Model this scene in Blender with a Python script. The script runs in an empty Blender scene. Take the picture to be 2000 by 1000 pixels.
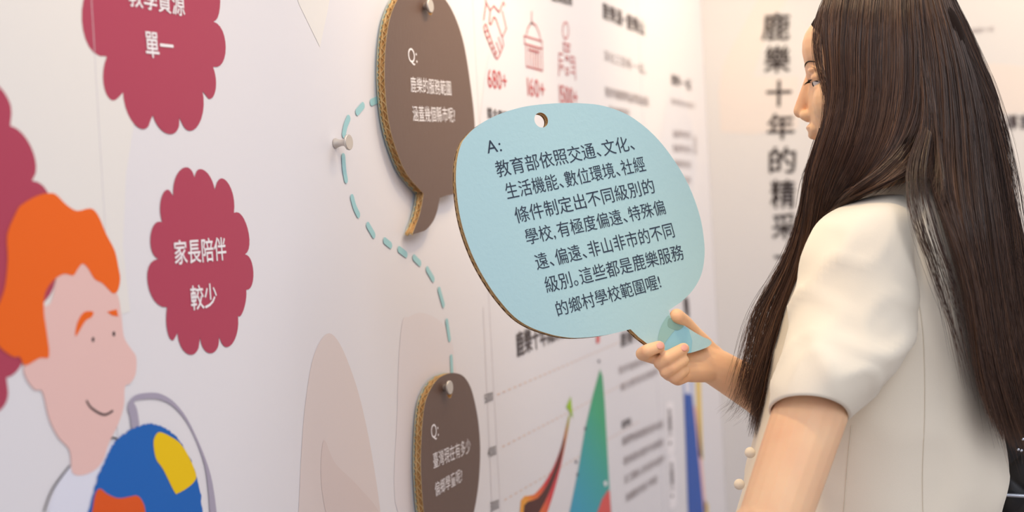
import bpy, bmesh, math, random
import numpy as np
from mathutils import Vector, Matrix, noise
from mathutils.geometry import tessellate_polygon
from mathutils.bvhtree import BVHTree
random.seed(7); rng = np.random.default_rng(7)
SC = bpy.context.scene; COL = SC.collection

# ------------------------------------------------------------------ camera
F = 2600.0                                   # focal length in photo pixels (photo 2000 x 1000)
dY = np.array([1062., 115., -F]); dY /= np.linalg.norm(dY)      # direction of the long wall, in camera axes
uy = 1.0; ux = -.054; uz = (1062*ux + 115*uy)/F
dZ = np.array([ux, uy, uz]); dZ /= np.linalg.norm(dZ)           # world up in camera axes
dX = np.cross(dY, dZ)
Rw = np.array([dX, dY, dZ])                  # rows: world axes seen from the camera -> maps camera vector to world
CAM = np.array([.87, 0., 1.35])
cam = bpy.data.cameras.new('camera'); camo = bpy.data.objects.new('camera', cam); COL.objects.link(camo)
M4 = Matrix([[*Rw[0], CAM[0]], [*Rw[1], CAM[1]], [*Rw[2], CAM[2]], [0, 0, 0, 1]])
camo.matrix_world = M4
cam.sensor_width = 36; cam.lens = F/2000*36; cam.clip_start = .05
cam.dof.use_dof = True; cam.dof.focus_distance = 1.69
cam.dof.aperture_fstop = 2.9
SC.camera = camo

# ------------------------------------------------------------------ world, light, exposure
W = bpy.data.worlds.new('world'); SC.world = W; W.use_nodes = True
bg = W.node_tree.nodes['Background']; bg.inputs[0].default_value = (.90, .91, 1.0, 1); bg.inputs[1].default_value = .68
SC.view_settings.view_transform = 'Standard'; SC.view_settings.look = 'None'
SC.view_settings.exposure = 0.28; SC.view_settings.gamma = 1.0
SC.view_settings.use_curve_mapping = False
def light(kind, name, loc, target, energy, col, size=.3, **k):
    l = bpy.data.lights.new(name, kind); o = bpy.data.objects.new(name, l); COL.objects.link(o)
    o.location = loc; l.energy = energy; l.color = col
    o.rotation_euler = (Vector(target)-Vector(loc)).to_track_quat('-Z', 'Y').to_euler()
    if kind == 'AREA': l.size = size
    else: l.shadow_soft_size = size
    for a, b in k.items(): setattr(l, a, b)
    return o
WARM = (1.0, .75, .42)
# warm exhibition spotlights on arms along the top of the long wall, and over the end wall, plus added fill spots
def spot(loc, tgt, e, deg): light('SPOT', 'booth_and_fill_spot', loc, tgt, e, WARM, .05, spot_size=math.radians(deg), spot_blend=1)
spot((.60, 3.05, 2.2), (0.0, 3.22, 1.78), 18, 100)
spot((.60, 2.35, 2.2), (0.0, 2.50, 1.80), 9, 90)
spot((.55, 1.75, 2.3), (0.0, 1.92, 1.80), 16, 74)
spot((.60, 1.0, 2.35), (0.0, 1.2, 1.84), 13, 78)
spot((.30, 2.75, 2.5), (.54, 1.80, 1.35), 22, 46)
spot((.40, 1.47, 2.6), (.54, 1.74, 1.2), 27, 44)
spot((.25, .75, 2.3), (.515, 1.74, 1.10), 20, 20)  # added fill, no known fixture: narrow beam to brighten the forearm
spot((.34, 1.95, 2.15), (0.0, 2.0, 1.60), 8, 70)  # added fill: small warm spot raking the top of the upper brown card
spot((1.0, 2.95, 2.5), (.9, 3.57, 1.85), 22, 90)
spot((1.9, 2.95, 2.5), (1.7, 3.57, 1.80), 44, 95)
# big soft hall lights behind and above the visitor
light('AREA', 'hall_light', (2.3, 2.7, 3.6), (.3, 1.5, 1.2), 20, (.95, .97, 1.0), 1.6)
light('AREA', 'hall_light', (2.4, -.6, 3.4), (.5, 1.8, 1.2), 22, (.95, .97, 1.0), 1.6)

# ------------------------------------------------------------------ helpers
def s2l(c): return tuple(((v/255)/12.92 if v/255 <= .04045 else ((v/255+.055)/1.055)**2.4) for v in c)
MATS = {}
def mat(name, rgb, rough=.6, spec=.3, metal=0, bump=None, var=None, sss=0, alpha=1, sheen=0):
    if name in MATS: return MATS[name]
    m = bpy.data.materials.new(name); m.use_nodes = True; nt = m.node_tree; b = nt.nodes['Principled BSDF']
    c = s2l(rgb)
    b.inputs['Base Color'].default_value = (*c, 1); b.inputs['Roughness'].default_value = rough
    b.inputs['Specular IOR Level'].default_value = spec; b.inputs['Metallic'].default_value = metal
    if sss:
        b.inputs['Subsurface Weight'].default_value = sss; b.inputs['Subsurface Radius'].default_value = (.9, .35, .2)
        b.inputs['Subsurface Scale'].default_value = .008
    if sheen: b.inputs['Sheen Weight'].default_value = sheen
    if alpha < 1: b.inputs['Alpha'].default_value = alpha
    tc = nt.nodes.new('ShaderNodeTexCoord')
    if bump:
        sc, st, stretch = bump
        mp = nt.nodes.new('ShaderNodeMapping'); mp.inputs['Scale'].default_value = stretch
        n = nt.nodes.new('ShaderNodeTexNoise'); n.inputs['Scale'].default_value = sc; n.inputs['Detail'].default_value = 4
        bp = nt.nodes.new('ShaderNodeBump'); bp.inputs['Strength'].default_value = st; bp.inputs['Distance'].default_value = .001
        nt.links.new(tc.outputs['Object'], mp.inputs[0]); nt.links.new(mp.outputs[0], n.inputs['Vector'])
        nt.links.new(n.outputs[0], bp.inputs['Height']); nt.links.new(bp.outputs[0], b.inputs['Normal'])
    if var:
        sc, rgb2, stretch = var
        mp = nt.nodes.new('ShaderNodeMapping'); mp.inputs['Scale'].default_value = stretch
        n = nt.nodes.new('ShaderNodeTexNoise'); n.inputs['Scale'].default_value = sc; n.inputs['Detail'].default_value = 3
        r = nt.nodes.new('ShaderNodeValToRGB'); r.color_ramp.elements[0].position = .35; r.color_ramp.elements[1].position = .68
        r.color_ramp.elements[0].color = (*c, 1); r.color_ramp.elements[1].color = (*s2l(rgb2), 1)
        nt.links.new(tc.outputs['Object'], mp.inputs[0]); nt.links.new(mp.outputs[0], n.inputs['Vector'])
        nt.links.new(n.outputs[0], r.inputs[0]); nt.links.new(r.outputs[0], b.inputs['Base Color'])
    MATS[name] = m; return m
def gradient_mat(name, stops, a, b_, rough=.6):
    """printed colour gradient running along the line a -> b (world = object coordinates of the wall)"""
    m = bpy.data.materials.new(name); m.use_nodes = True; nt = m.node_tree; b = nt.nodes['Principled BSDF']
    b.inputs['Roughness'].default_value = rough
    tc = nt.nodes.new('ShaderNodeTexCoord'); dp = nt.nodes.new('ShaderNodeVectorMath'); dp.operation = 'DOT_PRODUCT'
    a = Vector(a); d = Vector(b_)-a; L2 = d.length_squared
    sb = nt.nodes.new('ShaderNodeVectorMath'); sb.operation = 'SUBTRACT'; sb.inputs[1].default_value = a
    dp.inputs[1].default_value = d/L2
    r = nt.nodes.new('ShaderNodeValToRGB')
    nt.links.new(tc.outputs['Object'], sb.inputs[0]); nt.links.new(sb.outputs[0], dp.inputs[0]); nt.links.new(dp.outputs['Value'], r.inputs[0])
    els = r.color_ramp.elements
    while len(els) < len(stops): els.new(.5)
    for e, (p, c) in zip(els, stops): e.position = p; e.color = (*s2l(c), 1)
    nt.links.new(r.outputs[0], b.inputs['Base Color']); return m

def P(px, py, z):
    """world point seen at photo pixel (px,py) at distance z along the view axis; works on arrays"""
    px, py, z = np.broadcast_arrays(np.asarray(px, float), np.asarray(py, float), np.asarray(z, float))
    v = np.stack([(px-1000)/F*z, (500-py)/F*z, -z], -1)
    return v @ Rw.T + CAM
def onplane(px, py, p0, n):
    d = P(px, py, 1.0)-CAM
    t = np.dot(np.asarray(p0)-CAM, n)/(d @ n)
    return CAM + d*np.asarray(t)[..., None] if np.ndim(px) else CAM+d*t
def onwall(pts, off=0.0):
    pts = np.asarray(pts, float); return onplane(pts[..., 0], pts[..., 1], np.array([off, 0, 0]), np.array([1., 0, 0]))
YB = 3.57
def onend(pts, off=0.0):
    pts = np.asarray(pts, float); return onplane(pts[..., 0], pts[..., 1], np.array([0, YB-off, 0]), np.array([0, -1., 0]))

def link(name, me, m, parent=None, smooth=False):
    o = bpy.data.objects.new(name, me); COL.objects.link(o)
    if m is not None: me.materials.append(m)
    if parent is not None: o.parent = parent
    if smooth: me.polygons.foreach_set('use_smooth', [True]*len(me.polygons))
    me.update(); return o
def mesh(name, v, f, m, parent=None, smooth=False):
    me = bpy.data.meshes.new(name); me.from_pydata([tuple(map(float, p)) for p in v], [], f); me.validate()
    return link(name, me, m, parent, smooth)
def setp(o, label=None, cat=None, group=None, kind=None):
    for k, v in (('label', label), ('category', cat), ('group', group), ('kind', kind)):
        if v: o[k] = v
    return o
def empty(name, loc):
    o = bpy.data.objects.new(name, None); COL.objects.link(o); o.location = loc; o.empty_display_size = .05; return o
def reparent(o, p):
    bpy.context.view_layer.update(); mw = o.matrix_world.copy(); o.parent = p; o.matrix_parent_inverse = p.matrix_world.inverted(); return o
def cr(pts, n=6, closed=True):
    """Catmull-Rom through points"""
    pts = np.asarray(pts, float); N = len(pts); out = []
    rngi = range(N) if closed else range(N-1)
    for i in rngi:
        g = lambda k: pts[k % N] if closed else pts[min(max(k, 0), N-1)]
        a, b, c, d = g(i-1), g(i), g(i+1), g(i+2)
        for k in range(n):
            t = k/n
            out.append(.5*((2*b)+(-a+c)*t+(2*a-5*b+4*c-d)*t*t+(-a+3*b-3*c+d)*t**3))
    if not closed: out.append(pts[-1])
    return np.array(out)
def tri_fill(loops3d):
    return [tuple(t) for t in tessellate_polygon([[Vector(p) for p in lp] for lp in loops3d])]
def decal(name, pts3, m, parent):
    return mesh(name, pts3, orient(pts3, tri_fill([pts3])), m, parent)
def orient(v, tris, n=None):
    """make every triangle face the camera"""
    out = []
    for a, b, c in tris:
        A, B, C = (np.asarray(v[i]) for i in (a, b, c)); nn = np.cross(B-A, C-A)
        out.append((a, b, c) if np.dot(nn, CAM-A) > 0 else (a, c, b))
    return out

GLYPH = {}
def glyph(ch):
    if ch not in GLYPH:
        c = bpy.data.curves.new('t', 'FONT'); c.body = ch; c.fill_mode = 'FRONT'; c.resolution_u = 3
        o = bpy.data.objects.new('t', c); COL.objects.link(o); bpy.context.view_layer.update()
        ev = o.evaluated_get(bpy.context.evaluated_depsgraph_get()); me = ev.to_mesh()
        v = np.array([p.co[:] for p in me.vertices]).reshape(-1, 3); f = [tuple(p.vertices) for p in me.polygons]
        ev.to_mesh_clear(); bpy.data.objects.remove(o); bpy.data.curves.remove(c)
        adv = 1.0 if ord(ch) > 0x2e80 else (v[:, 0].max()+.07)
        if ch in '、。': adv = .5
        if ch == ',': adv = .36
        if ch == '・': adv = .6; v[:, 0] -= .2
        GLYPH[ch] = (v, f, adv)
    return GLYPH[ch]
def text_mesh(s, weight=0.0):
    """glyph outlines laid side by side; weight > 0 thickens the strokes by stacking shifted copies"""
    V = []; Fc = []; n = 0; x = 0
    sh = [(0, 0)] if weight <= 0 else [(-weight, 0), (weight, 0), (0, weight), (0, -weight)]
    for ch in s:
        v, f, adv = glyph(ch)
        for k, (dx, dy) in enumerate(sh):
            w = v.copy(); w[:, 0] += x+dx; w[:, 1] += dy; w[:, 2] = k
            V.append(w); Fc += [tuple(i+n for i in t) for t in f]; n += len(w)
        x += adv
    return np.concatenate(V), Fc
def put_text(name, s, BL, BR, TL, proj, m, parent, offset=0.0, normal=None, squeeze=1.0):
    """lay a line of lettering on a surface so that its bounding box has these three corners"""
    v, f = text_mesh(s, offset)
    lo = v.min(0); hi = v.max(0); w = (v[:, 0]-lo[0])/(hi[0]-lo[0]); h = (v[:, 1]-lo[1])/(hi[1]-lo[1])
    a, b, c = proj([BL, BR, TL])
    X = b-a; U = c-a; xh = X/np.linalg.norm(X); U = U-xh*np.dot(U, xh)
    nz = np.cross(X, U); nz /= np.linalg.norm(nz)
    if np.dot(nz, CAM-a) < 0: nz = -nz
    pts = a + w[:, None]*X + h[:, None]*U + v[:, 2:3]*5e-5*nz
    nn = np.cross(pts[f[0][1]]-pts[f[0][0]], pts[f[0][2]]-pts[f[0][0]])
    if np.dot(nn, CAM-pts[0]) < 0: f = [t[::-1] for t in f]
    return mesh(name, pts, f, m, parent)
def stroke(pts, w, nrm, n=5, caps=True):
    """flat ribbon of real width w round a polyline of 3D points lying in the plane with normal nrm; returns outline"""
    p = cr(pts, n, False) if len(pts) > 2 else np.asarray(pts, float)
    nrm = np.asarray(nrm, float); L = []; R = []
    for i in range(len(p)):
        t = p[min(i+1, len(p)-1)]-p[max(i-1, 0)]; t /= np.linalg.norm(t)+1e-9; s = np.cross(nrm, t)*w/2
        L.append(p[i]+s); R.append(p[i]-s)
    def cap(c, d, s):
        return [c + s*math.cos(a) + d*w/2*math.sin(a) for a in np.linspace(0, math.pi, 7)[1:-1]]
    t1 = p[-1]-p[-2]; t1 /= np.linalg.norm(t1); t0 = p[0]-p[1]; t0 /= np.linalg.norm(t0)
    out = list(L)
    if caps: out += cap(p[-1], t1, L[-1]-p[-1])
    out += R[::-1]
    if caps: out += cap(p[0], t0, R[0]-p[0])
    return np.array(out)
def strokes_obj(name, lines, w, nrm, m, parent, n=4):
    v = []; f = []
    for l in lines:
        o = stroke(l, w, nrm, n, False); b = len(v); h = len(o)//2
        v += list(o)
        for i in range(h-1): f.append((b+i, b+i+1, b+2*h-2-i)); f.append((b+i, b+2*h-2-i, b+2*h-1-i))
    return mesh(name, v, orient(v, f), m, parent)
def box(name, lo, hi, m, parent=None, bev=0):
    bm = bmesh.new(); bmesh.ops.create_cube(bm, size=1)
    for v in bm.verts: v.co = Vector([lo[i]+(v.co[i]+.5)*(hi[i]-lo[i]) for i in range(3)])
    if bev: bmesh.ops.bevel(bm, geom=bm.edges[:], offset=bev, segments=2, affect='EDGES')
    me = bpy.data.meshes.new(name); bm.to_mesh(me); bm.free(); return link(name, me, m, parent)

# ------------------------------------------------------------------ setting
m_wall = mat('wall_vinyl', (228, 224, 227), .42, .25, bump=(900, .06, (1, 1, 1)))
m_end = mat('end_wall_vinyl', (226, 221, 217), .45, .25, bump=(900, .06, (1, 1, 1)))
m_floor = mat('grey_carpet', (150, 142, 138), .95, .1, bump=(400, .5, (1, 1, 1)))
floor = setp(box('floor', (-.6, -3, -.05), (5, 5, 0), m_floor), 'grey exhibition hall carpet', kind='structure')
wl = setp(box('wall_left', (-.06, -1.5, 0), (-.004, YB+.04, 2.9), m_wall), 'long white printed booth wall receding to the right', kind='structure')
we = setp(box('wall_end', (-.004, YB+.004, 0), (4.2, YB+.06, 2.9), m_end), 'far white booth wall with vertical black heading', kind='structure')
seams = [-1.5, .11, 1.066, 2.01, 2.96, YB]
for a, b in zip(seams[:-1], seams[1:]):
    box('panel', (-.004, a+.0001, 0), (0, b-.0001, 2.9), m_wall, wl)
es = [0.0, .98, 1.96, 2.94, 4.2]
for a, b in zip(es[:-1], es[1:]):
    box('panel', (a+.0004, YB, 0), (b-.0004, YB+.004, 2.9), m_end, we)
WN = np.array([1., 0, 0]); EN = np.array([0, -1., 0])
L_ = [0]
def fan_print(name, px, c, m, label, layer=1):
    q = onwall([c]+list(px), .0004+.0003*layer); n = len(px)
    o = mesh(name, q, orient(q, [(0, 1+i, 1+(i+1) % n) for i in range(n)]), m, wl); o['label'] = label; return o
def wall_print(name, px, m, parent=wl, n=5, smooth=True, layer=0, proj=onwall, label=None):
    q = proj(cr(px, n) if smooth else np.asarray(px, float), .0004+.0003*layer)
    o = decal(name, q, m, parent)
    if label: o['label'] = label
    return o
# --- large pale tints of the printed background
m_cream = mat('print_cream', (232, 227, 222), .42, .25)
m_lil = mat('print_lilac', (222, 220, 226), .42, .25)
m_tan = mat('print_tan', (222, 208, 204), .42, .25)
m_tan2 = mat('print_tan_overlap', (218, 201, 196), .42, .25)
m_peach = mat('print_peach', (233, 221, 212), .45, .25)
m_pale = mat('print_pale_pink', (226, 218, 220), .42, .25)
wall_print('tinted_shape', [(-300, -300), (300, -300), (275, 100), (262, 240), (246, 340), (240, 480), (254, 608), (232, 616), (-300, 680)], m_cream, layer=0, smooth=False)
wall_print('tinted_shape', [(560, -60), (585, 10), (625, 92), (640, 20), (655, -60)], m_cream, smooth=False)
wall_print('tinted_shape', [(638, 652), (664, 672), (695, 750), (716, 834), (732, 922), (743, 1000), (755, 1100), (660, 1120), (575, 1100), (583, 1000), (588, 896), (596, 792), (612, 698)], m_tan, layer=0)
wall_print('tinted_shape', [(632, 860), (655, 905), (700, 950), (745, 1010), (755, 1098), (700, 1100), (650, 1040), (628, 950)], m_tan2, layer=1)
wall_print('tinted_shape', [(784, 640), (800, 618), (830, 612), (870, 640), (890, 720), (900, 1000), (780, 1010), (776, 800)], m_pale, layer=0)
wall_print('tinted_shape', [(940, 330), (952, 120), (990, 60), (1020, 70), (1050, 160), (1080, 320), (1010, 420)], m_lil, layer=0)
wall_print('tinted_shape', [(1290, 330), (1300, 210), (1320, 170), (1345, 220), (1360, 330), (1330, 420)], m_lil, layer=0)
wall_print('tinted_shape', [(1500, -40), (1455, 45), (1412, 125), (1404, 180), (1408, 258), (1470, 262), (1560, 250), (1560, 150), (1470, 150), (1500, 60), (1560, -40)], m_peach, we, smooth=False, proj=onend)
wall_print('tinted_shape', [(1880, 130), (2040, 140), (2060, 210), (1900, 215)], m_peach, we, proj=onend)
m_joint = mat('panel_joint_shadow', (221, 216, 219), .7, .1)
for y in seams[1:-1]:
    box('panel_joint', (.0, y-.0003, 0), (.0008, y+.0003, 2.9), m_joint, wl)

# --- scalloped badges
m_badge = mat('print_crimson', (176, 66, 90), .45, .25)
m_white = mat('print_white', (244, 238, 240), .45, .25)
def petals(notch, tips):
    out = []
    N = len(notch); cen = np.mean(notch, 0)
    for i in range(N):
        A = np.array(notch[i], float); B = np.array(notch[(i+1) % N], float); T = np.array(tips[i], float)
        Mi = (A+B)/2; k = (T-Mi)*1.333; sp = (B-A)*.03
        c1 = A+k-sp; c2 = B+k+sp
        for t in np.linspace(0, 1, 12, endpoint=False):
            out.append((1-t)**3*A+3*(1-t)**2*t*c1+3*(1-t)*t*t*c2+t**3*B)
    # outer envelope seen from the centre, so that neighbouring petals never overlap
    p = np.array(out)-cen; q = np.roll(p, -1, 0)-p; env = []
    for a in np.linspace(0, 2*math.pi, 420, endpoint=False):
        d = np.array([math.cos(a), math.sin(a)]); den = d[0]*q[:, 1]-d[1]*q[:, 0]; den = np.where(abs(den) < 1e-9, 1e-9, den)
        t = (p[:, 0]*q[:, 1]-p[:, 1]*q[:, 0])/den; u = (p[:, 0]*d[1]-p[:, 1]*d[0])/den
        ok = (u >= -1e-6) & (u <= 1+1e-6) & (t > 0)
        env.append(tuple(cen+d*(t[ok].max() if ok.any() else 1)))
    return env
b2n = [(339, 387), (382, 359), (420, 374), (457, 416), (478, 497), (481, 566), (463, 607), (427.5, 654), (391, 659), (347, 641), (326.5, 600), (310, 506), (317, 434)]
b2t = [(356, 329), (396, 331), (443, 354), (484, 447), (495, 532), (474, 610), (454, 671), (413, 690), (368, 692), (331, 659), (289, 555), (294, 462), (318, 379)]
fan_print('scalloped_badge', petals(b2n, b2t), tuple(np.mean(b2n, 0)), m_badge, 'smaller crimson scalloped badge with white lettering in its middle')
b1n = [(416, 42), (416, 130), (395, 174), (349.5, 221), (296, 212), (240, 175), (209, 110), (200, -40), (240, -120), (300, -150), (370, -130), (410, -60)]
b1t = [(441, 93), (418, 186), (383, 250), (330, 262), (270, 249), (208, 184), (160, 40), (190, -110), (265, -170), (340, -180), (420, -120), (430, -10)]
fan_print('scalloped_badge', petals(b1n, b1t), tuple(np.mean(b1n, 0)), m_badge, 'large crimson scalloped badge cut by the top of the picture')
b3n = [(12, 245), (48, 355), (60, 470), (60, 600), (40, 690), (3, 733), (-60, 790), (-150, 760), (-200, 600), (-200, 400), (-160, 260), (-70, 160)]
b3t = [(66, 300), (100, 400), (110, 530), (90, 650), (34, 724), (2, 800), (-110, 860), (-210, 700), (-260, 500), (-220, 300), (-120, 150), (0, 170)]
fan_print('scalloped_badge', petals(b3n, b3t), tuple(np.mean(b3n, 0)), m_badge, 'crimson scalloped badge behind the orange hair at left edge')
def wtext(s, BL, BR, TL, m, off=0., layer=3, name='lettering', parent=wl, proj=onwall):
    return put_text(name, s, BL, BR, TL, lambda p: proj(p, .0004+.0003*layer), m, parent, off)
wtext('家長陪伴', (342, 518), (443, 508), (341, 469), m_white, .012)
wtext('較少', (374, 607), (425, 599), (373, 558), m_white, .012)
wtext('教學資源', (252, 12), (362, 33), (250, -36), m_white, .012)
wtext('單一', (286, 112), (341, 117), (285, 61), m_white, .012)

# --- drawing of the orange-haired boy with a globe
m_orange = mat('print_orange', (240, 104, 26), .45, .25)
m_facep = mat('print_face_pink', (234, 193, 186), .45, .25)
m_shirt = mat('print_shirt_white', (226, 226, 238), .45, .25)
m_ink = mat('print_ink', (58, 46, 50), .5, .25)
m_blue = mat('print_blue', (24, 100, 182), .45, .25)
m_yel = mat('print_yellow', (238, 196, 6), .45, .25)
m_org2 = mat('print_red_orange', (224, 88, 30), .45, .25)
m_gry = mat('print_grey_lilac', (168, 160, 178), .45, .25)
art = decal('boy_drawing', onwall([(80, 1100), (96, 985), (109, 950), (138, 908), (190, 900), (226, 852), (222, 880), (200, 1100)], .0007), m_shirt, wl)
art['label'] = 'printed drawing of an orange-haired boy holding a blue globe'
wall_print('face', [(100, 590), (120, 510), (160, 480), (200, 530), (229, 574), (237, 615), (242, 657), (255, 680), (266, 698), (265, 730), (255, 748), (244, 756), (242, 792), (231, 828), (213, 865), (203, 896), (187, 917), (161, 928), (141, 922), (136, 880), (114, 854), (96, 818), (83, 766), (68, 761), (52, 740), (47, 714), (70, 670), (80, 640), (78, 600)], m_facep, art, layer=2)
wall_print('hair', [(73, 382), (99, 377), (112, 382), (130, 400), (151, 412), (177, 407), (192, 421), (208, 458), (224, 489), (231, 520), (235, 545), (230, 568), (221, 573), (213, 566), (200, 553), (185, 545), (172, 524), (161, 515), (151, 527), (143, 538), (125, 535), (104, 548), (88, 574), (86, 610), (91, 646), (96, 696), (78, 699), (49, 714), (39, 697), (26, 697), (0, 678), (-14, 650), (-10, 610), (0, 589), (10, 558), (15, 506), (14, 458), (31, 416), (42, 400)], m_orange, art, layer=3, n=3)
wall_print('eyebrow', [(148, 657), (151, 631), (164, 610), (182, 609), (179, 619), (166, 628)], m_orange, art, layer=3)
wall_print('eyebrow', [(209, 609), (228, 604), (231, 618), (219, 616)], m_orange, art, layer=3, smooth=False)
for cx, cy in ((182, 663), (222.6, 652)):
    wall_print('eye', [(cx+2.6*math.cos(a), cy+5*math.sin(a)) for a in np.linspace(0, 6.28, 12, endpoint=False)], m_ink, art, layer=3, smooth=False)
strokes_obj('smile', [onwall([(169, 782), (179, 797), (203, 810), (221, 802)], .0013)], .0022, WN, m_ink, art)
strokes_obj('collar_line', [onwall([(86, 1000), (103, 955), (137, 909)], .0013), onwall([(218, 856), (224, 855), (231, 860)], .0013)], .0018, WN, m_ink, art)
def rough(pts, amp, n=7):
    q = cr(pts, n, True); r = np.random.default_rng(3)
    return q + r.normal(0, amp, q.shape)
gl = [(160, 1060), (173, 1000), (184, 956), (199, 914), (212, 886), (228, 860), (249, 843), (275, 831), (288, 827), (306, 830), (327, 839), (348, 857), (366, 886), (381, 919), (390, 956), (396, 1000), (396, 1080), (300, 1110), (200, 1110)]
wall_print('globe', rough(gl, .9), m_blue, art, layer=4, smooth=False)
wall_print('globe_patch', [(312, 844), (303, 852), (300, 867), (305, 896), (319, 917), (341, 961), (348, 963), (366, 953), (380, 940), (383, 927), (371, 896), (353, 867), (332, 852)], m_yel, art, layer=5)['label'] = 'yellow patch on the globe'
wall_print('globe_patch', [(195.5, 954.5), (210, 965), (231, 973), (254, 970), (267, 968), (277, 977), (284, 1000), (285, 1060), (170, 1060), (180, 1000), (186, 966)], m_org2, art, layer=5)['label'] = 'red-orange patch on the globe'
wall_print('globe_arm', [(254, 813), (249.6, 797), (254, 782), (267, 771), (293, 767), (316, 770), (342, 787), (366, 818), (389, 865), (405, 906), (415, 943), (423, 1000), (428, 1070), (414, 1070), (410, 1000), (407, 958), (400, 909), (384, 862), (363, 821), (337, 792), (311, 780), (285, 779), (262, 784), (268, 800), (272, 838), (259, 842)], m_gry, art, layer=3, n=3)

# --- teal dashed trail
m_teal = mat('print_teal', (160, 206, 210), .45, .25)
dashes = [[(726, 200), (752, 188)], [(698, 219), (709, 206)], [(681, 231), (675, 246), (671.8, 263)], [(671, 306), (672.5, 330), (676, 351)], [(688, 386), (693, 404), (700, 419)],
          [(719, 440), (730, 459)], [(752, 470), (763, 479)], [(780, 487), (793, 497)], [(809, 503), (820, 514)], [(835, 526), (846, 545)], [(858, 566), (866, 595)], [(873, 628), (878, 662)], [(881.5, 698), (883.5, 740)]]
for d in dashes:
    q = stroke(onwall(d, .0012), .0098, WN, 4)
    decal('trail_dash', q, m_teal, wl)

# --- icons, figures and captions
m_red = mat('print_icon_red', (196, 78, 80), .5, .2)
m_txt = mat('print_text_dark', (84, 74, 74), .5, .2)
m_txtl = mat('print_text_grey', (166, 154, 154), .5, .2)
def c4(l): return [(930+x/4, y/4) for x, y in l]
hs = [[(60, 155), (80, 20), (112, 80), (140, 45), (180, 95), (215, 15), (226, 45)], [(72, -20), (80, 20)], [(112, 80), (104, 180), (118, 190), (140, 130), (158, 152), (205, 290)],
      [(205, 290), (238, 220), (205, 85)], [(205, 290), (215, 350), (185, 430), (165, 462), (145, 440), (68, 250), (62, 210), (75, 185), (90, 220)], [(90, 220), (160, 430)],
      [(68, 250), (95, 235)], [(85, 300), (110, 275)], [(103, 345), (128, 325)], [(120, 385), (144, 368)], [(140, 430), (162, 402)], [(175, 290), (205, 385)], [(158, 330), (190, 420)]]
bd = [[(435, 88), (435, 165)], [(395, 270), (405, 220), (435, 172), (470, 200), (495, 260), (505, 315)], [(420, 195), (437, 172), (450, 195)], [(378, 280), (515, 322)], [(378, 280), (380, 340)], [(380, 340), (518, 381)], [(515, 322), (518, 381)], [(410, 386), (490, 410)], [(395, 520), (520, 552)]] + \
     [[(x, 350+(x-390)*.3), (x+4, 520+(x-390)*.25)] for x in (390, 414, 436, 456, 474, 492, 515)]
ring = [(700+22*math.sin(a), 238-65*math.cos(a)) for a in np.linspace(0, 6.283, 17)]
pp = [ring, [(680, 335), (735, 350)], [(685, 335), (685, 395)], [(730, 350), (728, 402)], [(700, 368), (720, 373)], [(688, 395), (730, 406)], [(650, 415), (680, 425)], [(650, 415), (648, 590)], [(655, 470), (680, 476)],
      [(660, 510), (660, 548)], [(660, 510), (682, 515)], [(682, 515), (680, 552)], [(700, 440), (722, 446), (720, 470), (702, 464), (700, 440)], [(705, 530), (722, 536), (720, 585), (704, 580), (705, 530)],
      [(740, 440), (765, 450)], [(740, 440), (738, 500)], [(740, 480), (768, 490)], [(745, 522), (768, 528)], [(770, 450), (778, 622)], [(740, 562), (768, 570)]]
def lin(l):      # densify corners so they stay sharp
    out = []
    for a, b in zip(l[:-1], l[1:]): out += [np.array(a)*(1-t)+np.array(b)*t for t in (0, .06, .94)]
    return out+[np.array(l[-1])]
for nm, ic in (('handshake_icon', hs), ('building_icon', bd), ('people_icon', pp)):
    strokes_obj(nm, [onwall(c4(lin(l) if len(l) < 12 else l), .0012) for l in ic], .0024 if nm != 'people_icon' else .0028, WN, m_red, wl, n=2)
wtext('680+', (954, 171), (991, 177), (954, 134), m_red, -.012, name='statistic')
wtext('160+', (1031.5, 187), (1065, 193), (1031, 151), m_red, -.012, name='statistic')
wtext('1500+', (1094, 200), (1129, 208), (1094, 165), m_red, -.012, name='statistic')
wtext('媒合專案數', (952, 231), (1003, 242), (951, 208), m_txt, .008, name='caption')
wtext('鹿樂成果', (1078, 2), (1119, 13), (1077, -24), m_txt, .016, name='caption')
wtext('鹿樂源・鹿樂山', (1178, 36), (1259, 71), (1177, 2), m_txt, .012, name='caption')
wtext('深化三百場・一起。', (1180.5, 118), (1262, 146), (1180, 97), m_txtl, name='caption')
wtext('陪伴偏鄉學童學習成長', (1183.5, 189), (1268, 209), (1183, 168), m_txtl, .006, name='caption')
wtext('與老師同行', (1190, 226), (1231, 233), (1190, 206), m_txtl, .006, name='caption')
wtext('鹿樂・一起', (1312, 165), (1350, 177), (1311, 143), m_txt, .01, name='caption')
wtext('陪伴更多的孩子', (1312, 204), (1358, 214), (1312, 191), m_txtl, name='caption')
for y in (253, 281, 311, 341):
    wtext('偏鄉學校的', (1315, y+16), (1350, y+19), (1315, y), m_txtl, name='caption')
for k in range(3):
    wtext('鄉', (1355, 277+k*12), (1361, 278+k*12), (1355, 266+k*12), m_txtl, name='caption')
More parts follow.
